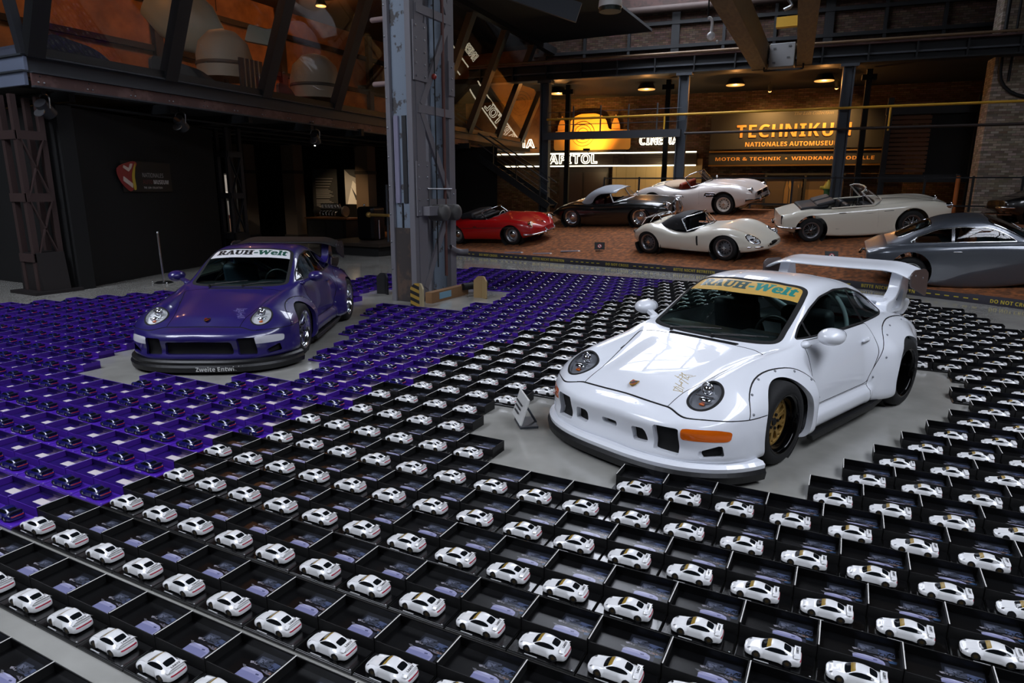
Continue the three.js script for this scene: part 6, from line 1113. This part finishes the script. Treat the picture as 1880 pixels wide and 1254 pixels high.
classic({ label: 'cream racing roadster with swooping fenders, black soft top and luggage rack, front row', at: [-3.65, 18.5, hd(46)], ys: .92, paint: paint(0xdcd6c6, .4), wb: 2.30, ends: [-1.92, 2.12], wheelR: .33, rimR: .225, tyreW: .18, track: .66, style: 'slots', wheel: { lip: M.steel, tyre: M.rubber, face: std(0x6a6c70, .4, .6), dark: M.dark, cap: M.chrome }, archR: .37, arch: .40,
  yc: [[2.12, .46], [1.85, .60], [1.4, .78], [.9, .86], [.4, .84], [-.5, .84], [-1.1, .88], [-1.6, .74], [-1.92, .54]], yf: [[2.12, .46], [1.85, .62], [1.45, .82], [1.05, .88], [.6, .80], [.1, .70], [-.4, .70], [-.85, .84], [-1.15, .90], [-1.5, .80], [-1.92, .54]],
  zf: [[2.12, .7], [1.5, .76], [-1.2, .74], [-1.92, .6]], w: [[2.12, .36], [1.9, .60], [1.5, .74], [1.0, .80], [.2, .75], [-.4, .75], [-1.1, .80], [-1.5, .70], [-1.8, .48], [-1.92, .26]], yw: [[2.12, .40], [1.2, .52], [0, .46], [-1.2, .54], [-1.92, .50]], yb: [[2.12, .31], [1.6, .24], [.9, .2], [-.9, .22], [-1.5, .30], [-1.92, .42]],
  cock: [[.30, 0], [.28, .4], [.12, .56], [-.45, .54], [-.62, .46], [-.66, 0]], cockY: .64, cabin: [-.6, .3, -.3], seat: M.leather, rim: M.trim,
  cuts: [{ name: 'headlamp_fairing', f: (x, y, z) => x > 1.3 && y > .4 ? Math.hypot((Math.abs(z) - .54) / .105, (y - .60) / .115) - 1 : .5, mat: M.lamp, rim: M.chrome, rimW: .016, off: -.01 }, { name: 'mouth', f: (x, y, z) => x > 1.7 ? Math.hypot((z) / .27, (y - .41) / .065) - 1 : .5, mat: M.dark, off: -.04, ret: 1 }, { name: 'side_vent', f: (x, y, z) => Math.abs(z) > .5 ? Math.max(Math.abs(x - .38 + (y - .5) * .1) - .028, Math.abs(y - .52) - .14) : .3, mat: M.dark }],
  lines: [(x, y, z) => z > .4 && x > .4 && x < 1.0 && y < .6 ? y - .56 : 1, (x, y, z) => z > .5 && y > .34 && x < .3 && x > -.4 ? Math.min(Math.abs(x - .26), Math.abs(x + .34)) : 1],
  extra(root, S, P) {
    screen(P, mir([[.44, .85, 0], [.34, .84, .32], [.12, .78, .54], [.0, .74, .60]]), mir([[.12, 1.16, 0], [.06, 1.15, .30], [-.08, 1.12, .48], [-.18, 1.06, .54]]), M.chrome, .017);
    const rf = new Skin([[-.10, [0, 1.15], [.28, 1.14], [.46, 1.08], [.53, .95], [.56, .76]], [-.35, [0, 1.16], [.28, 1.15], [.46, 1.08], [.54, .93], [.57, .76]], [-.60, [0, 1.10], [.27, 1.09], [.44, 1.02], [.53, .90], [.57, .77]], [-.82, [0, .98], [.24, .97], [.40, .93], [.49, .86], [.54, .80]], [-.96, [0, .88], [.2, .88], [.36, .87], [.45, .85], [.5, .82]]], .05, null, 1);
    P('fabric_top', rf.geo(rf.tris), std(0x17181c, .8)); lampAt(P, S, .585, .54, .07, .3);
    for (const s of [-1, 1]) { P('bumper', tube([[2.10, .39, s * .29], [2.0, .39, s * .48], [1.74, .41, s * .68]], .03, 16), M.chrome); P('rear_bumper', tube([[-1.94, .58, s * .2], [-1.88, .58, s * .36], [-1.7, .58, s * .56]], .028, 10), M.trim); P('exhaust_shield', rbox(.7, .03, .06, .01, .2, .22, s * .70), std(0xb9b4a6, .5)); }
    P('luggage_rack', [tube([[-1.0, .93, -.3], [-1.05, 1.06, -.28], [-1.5, .98, -.24], [-1.72, .74, -.22]], .012, 20), tube([[-1.0, .93, .3], [-1.05, 1.06, .28], [-1.5, .98, .24], [-1.72, .74, .22]], .012, 20), ...[-1.08, -1.25, -1.42, -1.56].map(x => rod([x, 1.055 + (x + 1.08) * .17, -.28], [x, 1.055 + (x + 1.08) * .17, .28], .009))], M.chrome);
  } });
classic({ label: 'cream convertible with black interior and black hood stripe, behind the silver coupe', at: [.06, 20.3, hd(12)], scale: .94, paint: paint(0xd9d3c2, .42), wb: 2.55, ends: [-2.05, 2.3], wheelR: .335, rimR: .22, tyreW: .17, track: .69, style: 'wire', wheel: { lip: M.steel, tyre: M.rubber, face: M.steel, dark: M.dark, cap: M.chrome }, arch: .42,
  yc: [[2.3, .70], [2.0, .80], [1.5, .90], [.8, .96], [.4, .96], [-.9, .93], [-1.5, .90], [-2.05, .76]], yf: [[2.3, .70], [2.0, .82], [1.5, .89], [.8, .88], [0, .86], [-.8, .86], [-1.4, .88], [-2.05, .78]],
  zf: [[2.3, .82], [1.5, .84], [-1.5, .84], [-2.05, .82]], w: [[2.3, .58], [2.1, .70], [1.5, .80], [0, .81], [-1.4, .80], [-1.85, .74], [-2.05, .66]], yw: [[2.3, .60], [1.3, .62], [0, .6], [-2.05, .6]], yb: [[2.3, .42], [1.8, .27], [-1.6, .26], [-2.05, .36]],
  cock: [[.40, 0], [.38, .48], [.22, .62], [-.75, .64], [-1.25, .52], [-1.3, 0]], cockY: .74, cabin: [-.95, .42, -.25], seat: M.leather, dash: M.leather, rim: M.trim,
  lines: [(x, y, z) => z > .5 && y > .30 && y < .84 && x < .6 && x > -.9 ? Math.min(Math.abs(x - .42), Math.abs(x + .68)) : 1, (x, y, z) => z > .5 && x < 1.0 && x > -1.1 ? y - .705 : 1, (x, y, z) => z > .6 && x < .42 && x > -.68 ? y - .33 : 1],
  cuts: [{ name: 'hood_stripe', f: (x, y, z) => y > .7 && x > .45 ? Math.max(Math.abs(z - .12 + .0 * x) - .085 * clamp((2.15 - x) / .6, .25, 1), x - 2.1, .5 - x) : .3, mat: M.trim, off: -.012, ret: 1 }],
  extra(root, S, P) {
    screen(P, mir([[.66, .955, 0], [.60, .95, .36], [.44, .92, .62], [.34, .89, .70]]), mir([[.22, 1.33, 0], [.19, 1.325, .34], [.10, 1.30, .56], [.02, 1.27, .62]]), std(0xd9d9d6, .3, .6), .02);
    for (const s of [-1, 1]) { P('quarter_light', [rod([.04, 1.26, s * .62], [.06, .88, s * .70], .014), rod([.06, .88, s * .70], [.34, .89, s * .70], .014)], M.chrome); P('rear_bumper', tube([[-2.14, .44, s * .2], [-2.1, .44, s * .55], [-1.8, .44, s * .83], [-1.55, .44, s * .86]], .034, 18), M.chrome); P('tail_lamp', rbox(.05, .26, .07, .02, -2.03, .66, s * .62), M.trim); P('door_handle', rbox(.18, .014, .02, .006, -.48, .765, s * .812), M.trim); P('fender_badge', rbox(.24, .014, .006, .003, .68, .735, s * .815), M.trim); P('small_badge', rbox(.03, .05, .006, .003, .7, .60, s * .815), M.trim); P('door_top', rbox(1.1, .03, .06, .014, -.2, .90, s * .70), std(0xd9d3c2, .4)); }
    P('folded_top', [rbox(.75, .12, 1.10, .05, -1.15, .91, 0, 0, 0, .06), rbox(.5, .13, .5, .06, -.85, 1.0, -.3, 0, 0, .2), rbox(.5, .13, .5, .06, -.85, 1.0, .3, 0, 0, .2)], M.leather);
    lampAt(P, S, .70, .58, .085, .1); P('mirror', [ball(.05, .34, 1.16, -.2), rod([.3, 1.2, -.2], [.34, 1.27, -.2], .01)], M.chrome);
  } });
function coupeClassic(o) {
  classic({ ...o, wb: 2.55, ends: [-2.12, 2.35], wheelR: .335, rimR: .225, tyreW: .19, track: .69, arch: .405,
    yc: [[2.35, .62], [2.1, .72], [1.5, .80], [.95, .87], [.6, .88], [-1.2, .88], [-1.7, .84], [-2.12, .72]], yf: [[2.35, .60], [2.1, .74], [1.5, .81], [.6, .84], [-.6, .84], [-1.3, .84], [-1.8, .80], [-2.12, .70]],
    zf: [[2.35, .8], [1.5, .86], [-1.5, .86], [-2.12, .78]], w: [[2.35, .58], [2.15, .74], [1.5, .83], [0, .85], [-1.4, .83], [-1.85, .74], [-2.12, .58]], yw: [[2.35, .54], [0, .6], [-2.12, .58]], yb: [[2.35, .40], [1.8, .26], [-1.6, .24], [-2.12, .46]],
    cock: [[.72, 0], [.7, .5], [.55, .66], [-.8, .66], [-1.2, .55], [-1.3, 0]], cockY: .7, cabin: [-1.1, .75, -.1, .55], rim: M.trim, roof: 1,
    lines: [(x, y, z) => z > .5 && y > .26 && y < .86 && x < .9 && x > -.7 ? Math.min(Math.abs(x - .66), Math.abs(x + .58)) : 1],
    extra(root, S, P) {
      const R = new Skin([[.98, [0, .875], [.36, .87], [.62, .855], [.68, .85], [.70, .84], [.71, .80]], [.80, [0, .95], [.36, .94], [.625, .90], [.68, .875], [.705, .85], [.715, .80]], [.55, [0, 1.08], [.35, 1.07], [.60, 1.02], [.665, .95], [.71, .86], [.72, .80]], [.28, [0, 1.205], [.34, 1.195], [.555, 1.145], [.64, 1.02], [.71, .87], [.725, .80]], [.05, [0, 1.265], [.33, 1.255], [.525, 1.20], [.625, 1.05], [.71, .87], [.73, .80]], [-.3, [0, 1.28], [.32, 1.27], [.51, 1.215], [.62, 1.06], [.71, .875], [.73, .80]], [-.7, [0, 1.245], [.31, 1.235], [.50, 1.18], [.61, 1.04], [.705, .87], [.725, .80]], [-1.05, [0, 1.13], [.30, 1.12], [.48, 1.075], [.59, .98], [.69, .87], [.715, .80]], [-1.4, [0, .98], [.28, .975], [.45, .95], [.55, .91], [.65, .86], [.68, .80]], [-1.72, [0, .845], [.25, .845], [.4, .84], [.48, .835], [.54, .83], [.56, .79]]], .035, null, 1);
      let T = R.tris, r; const seal = [];
      const f1 = sd(smooth([[.90, -.3], [.90, 0], [.88, .3], [.80, .55], [.70, .60], [.5, .575], [.28, .53], [.13, .47], [.14, .25], [.15, -.3]], 5));
      r = R.split(T, (x, y, z) => y > .84 ? f1(x, Math.abs(z)) : .3); T = r[1]; P('windscreen', R.geo(r[0]), M.glass); P('windscreen_trim', R.strip(r[2], .018, .008), M.chrome);
      const f2 = sd(round([[-.86, -.3], [-.9, .36], [-1.5, .34], [-1.58, -.3]], .1)); r = R.split(T, (x, y, z) => y > .84 ? f2(x, Math.abs(z)) : .3); T = r[1]; P('rear_window', R.geo(r[0]), M.glass); seal.push(R.strip(r[2], .012, .006));
      const f3 = sd(round([[.60, .885, .02], [.46, .98], [.22, 1.10], [.02, 1.145], [-.4, 1.16], [-.8, 1.12], [-1.15, .985, .04], [-1.30, .895, .03], [-.5, .89]], .05)); r = R.split(T, (x, y, z) => Math.abs(z) > .4 ? f3(x, y) : .3); T = r[1]; const ps = R.split(r[0], x => Math.abs(x + .52) - .03); for (const q of [-1, 1]) P('side_window', R.geo(ps[1].filter(t => R.d[t[0]][2] * q > 0)), M.glass); P('window_pillars', R.geo(ps[0], .002), M.chrome); seal.push(R.strip(r[2], .010, .006)); P('window_trim', seal, M.chrome);
      P('roof', R.geo(T), o.paint); P('headliner', R.geo(T, -.015), o.seat);
      for (const s of [-1, 1]) { P('door_handle', [rbox(.16, .02, .03, .008, -.44, .735, s * .845), rbox(.12, .035, .008, .004, -.44, .71, s * .842)], M.chrome); P('rear_bumper', tube([[-2.2, .50, s * .3], [-2.14, .50, s * .55], [-1.9, .50, s * .76]], .034, 14), M.chrome); P('exhaust', rod([-2.2, .3, s * .4], [-1.8, .3, s * .4], .03), M.chrome); P('window_catch', ball(.025, -1.22, .93, s * .68, 1, 1.4, .6, 8), M.chrome); P('rear_bench', rbox(.5, .3, .5, .08, -.85, .62, s * .3), o.seat); }
      lampAt(P, S, .62, .58, .09, .2); for (const z of [-.1, .4]) P('wiper', rod([.92, .885, z], [.72, .99, z - .42], .006), M.chrome);
      P('headrest', [rbox(.1, .18, .3, .05, -.2, 1.0, -.31), rbox(.1, .18, .3, .05, -.2, 1.0, .31)], o.seat);
    } });
}
coupeClassic({ label: 'silver-grey fastback coupe with brown cabin and wire-look wheels, nearest on the ramp', at: [2.30, 16.15, hd(24)], scale: .92, ys: 1.1, paint: phys(0x565b63, { roughness: .34, metalness: .55, clearcoat: 1, clearcoatRoughness: .04 }), style: 'wire', wheel: { lip: M.chrome, tyre: M.rubber, face: M.chrome, dark: M.dark, cap: M.chrome }, seat: std(0x6a3018, .5), dash: M.leather, inside: std(0x6a3018, .6) });
coupeClassic({ label: 'black coupe with wire wheels, cut by the right edge of the picture', at: [6.0, 26.0, hd(12)], paint: paint(0x040405, .3), style: 'wire', wheel: { lip: M.steel, tyre: M.rubber, face: M.steel, dark: M.dark, cap: M.chrome }, seat: std(0x20242c, .6), dash: M.leather, inside: M.leather });
// lights over the ramp
[[-9.5, 17.2, -9.4, 21.5, 'left'], [-3.6, 16.2, -3.8, 20.5, 'middle'], [1.8, 14.6, 1.4, 19, 'right']].forEach(([X, Y, TX, TY, l]) => {
  const s = new THREE.SpotLight(0xffe2c0, 1250, 30, .62, .7, 2); s.position.set(X, 8.8, -Y); s.target.position.set(TX, .6, -TY); scene.add(s, s.target);
  const k = thing('ramp_spotlight', `large spotlight hung above the ${l} of the ramp`, 'lamp'); part('housing', at(cyl(.2, .26, .4), X, 9.02, -Y + .06, -.45), black, k); part('diffuser', at(cyl(.22, .22, .02), X, 8.84, -Y - .02, -.45), lampGlow(0xffe2c0, 4), k); part('stem', rod([X, 9.2, -Y + .1], [X, 12.2, -Y + .1], .03), black, k);
});
scene.traverse(o => { if (o.isMesh) { o.castShadow = true; o.receiveShadow = true; } });
renderer.render(scene, camera);
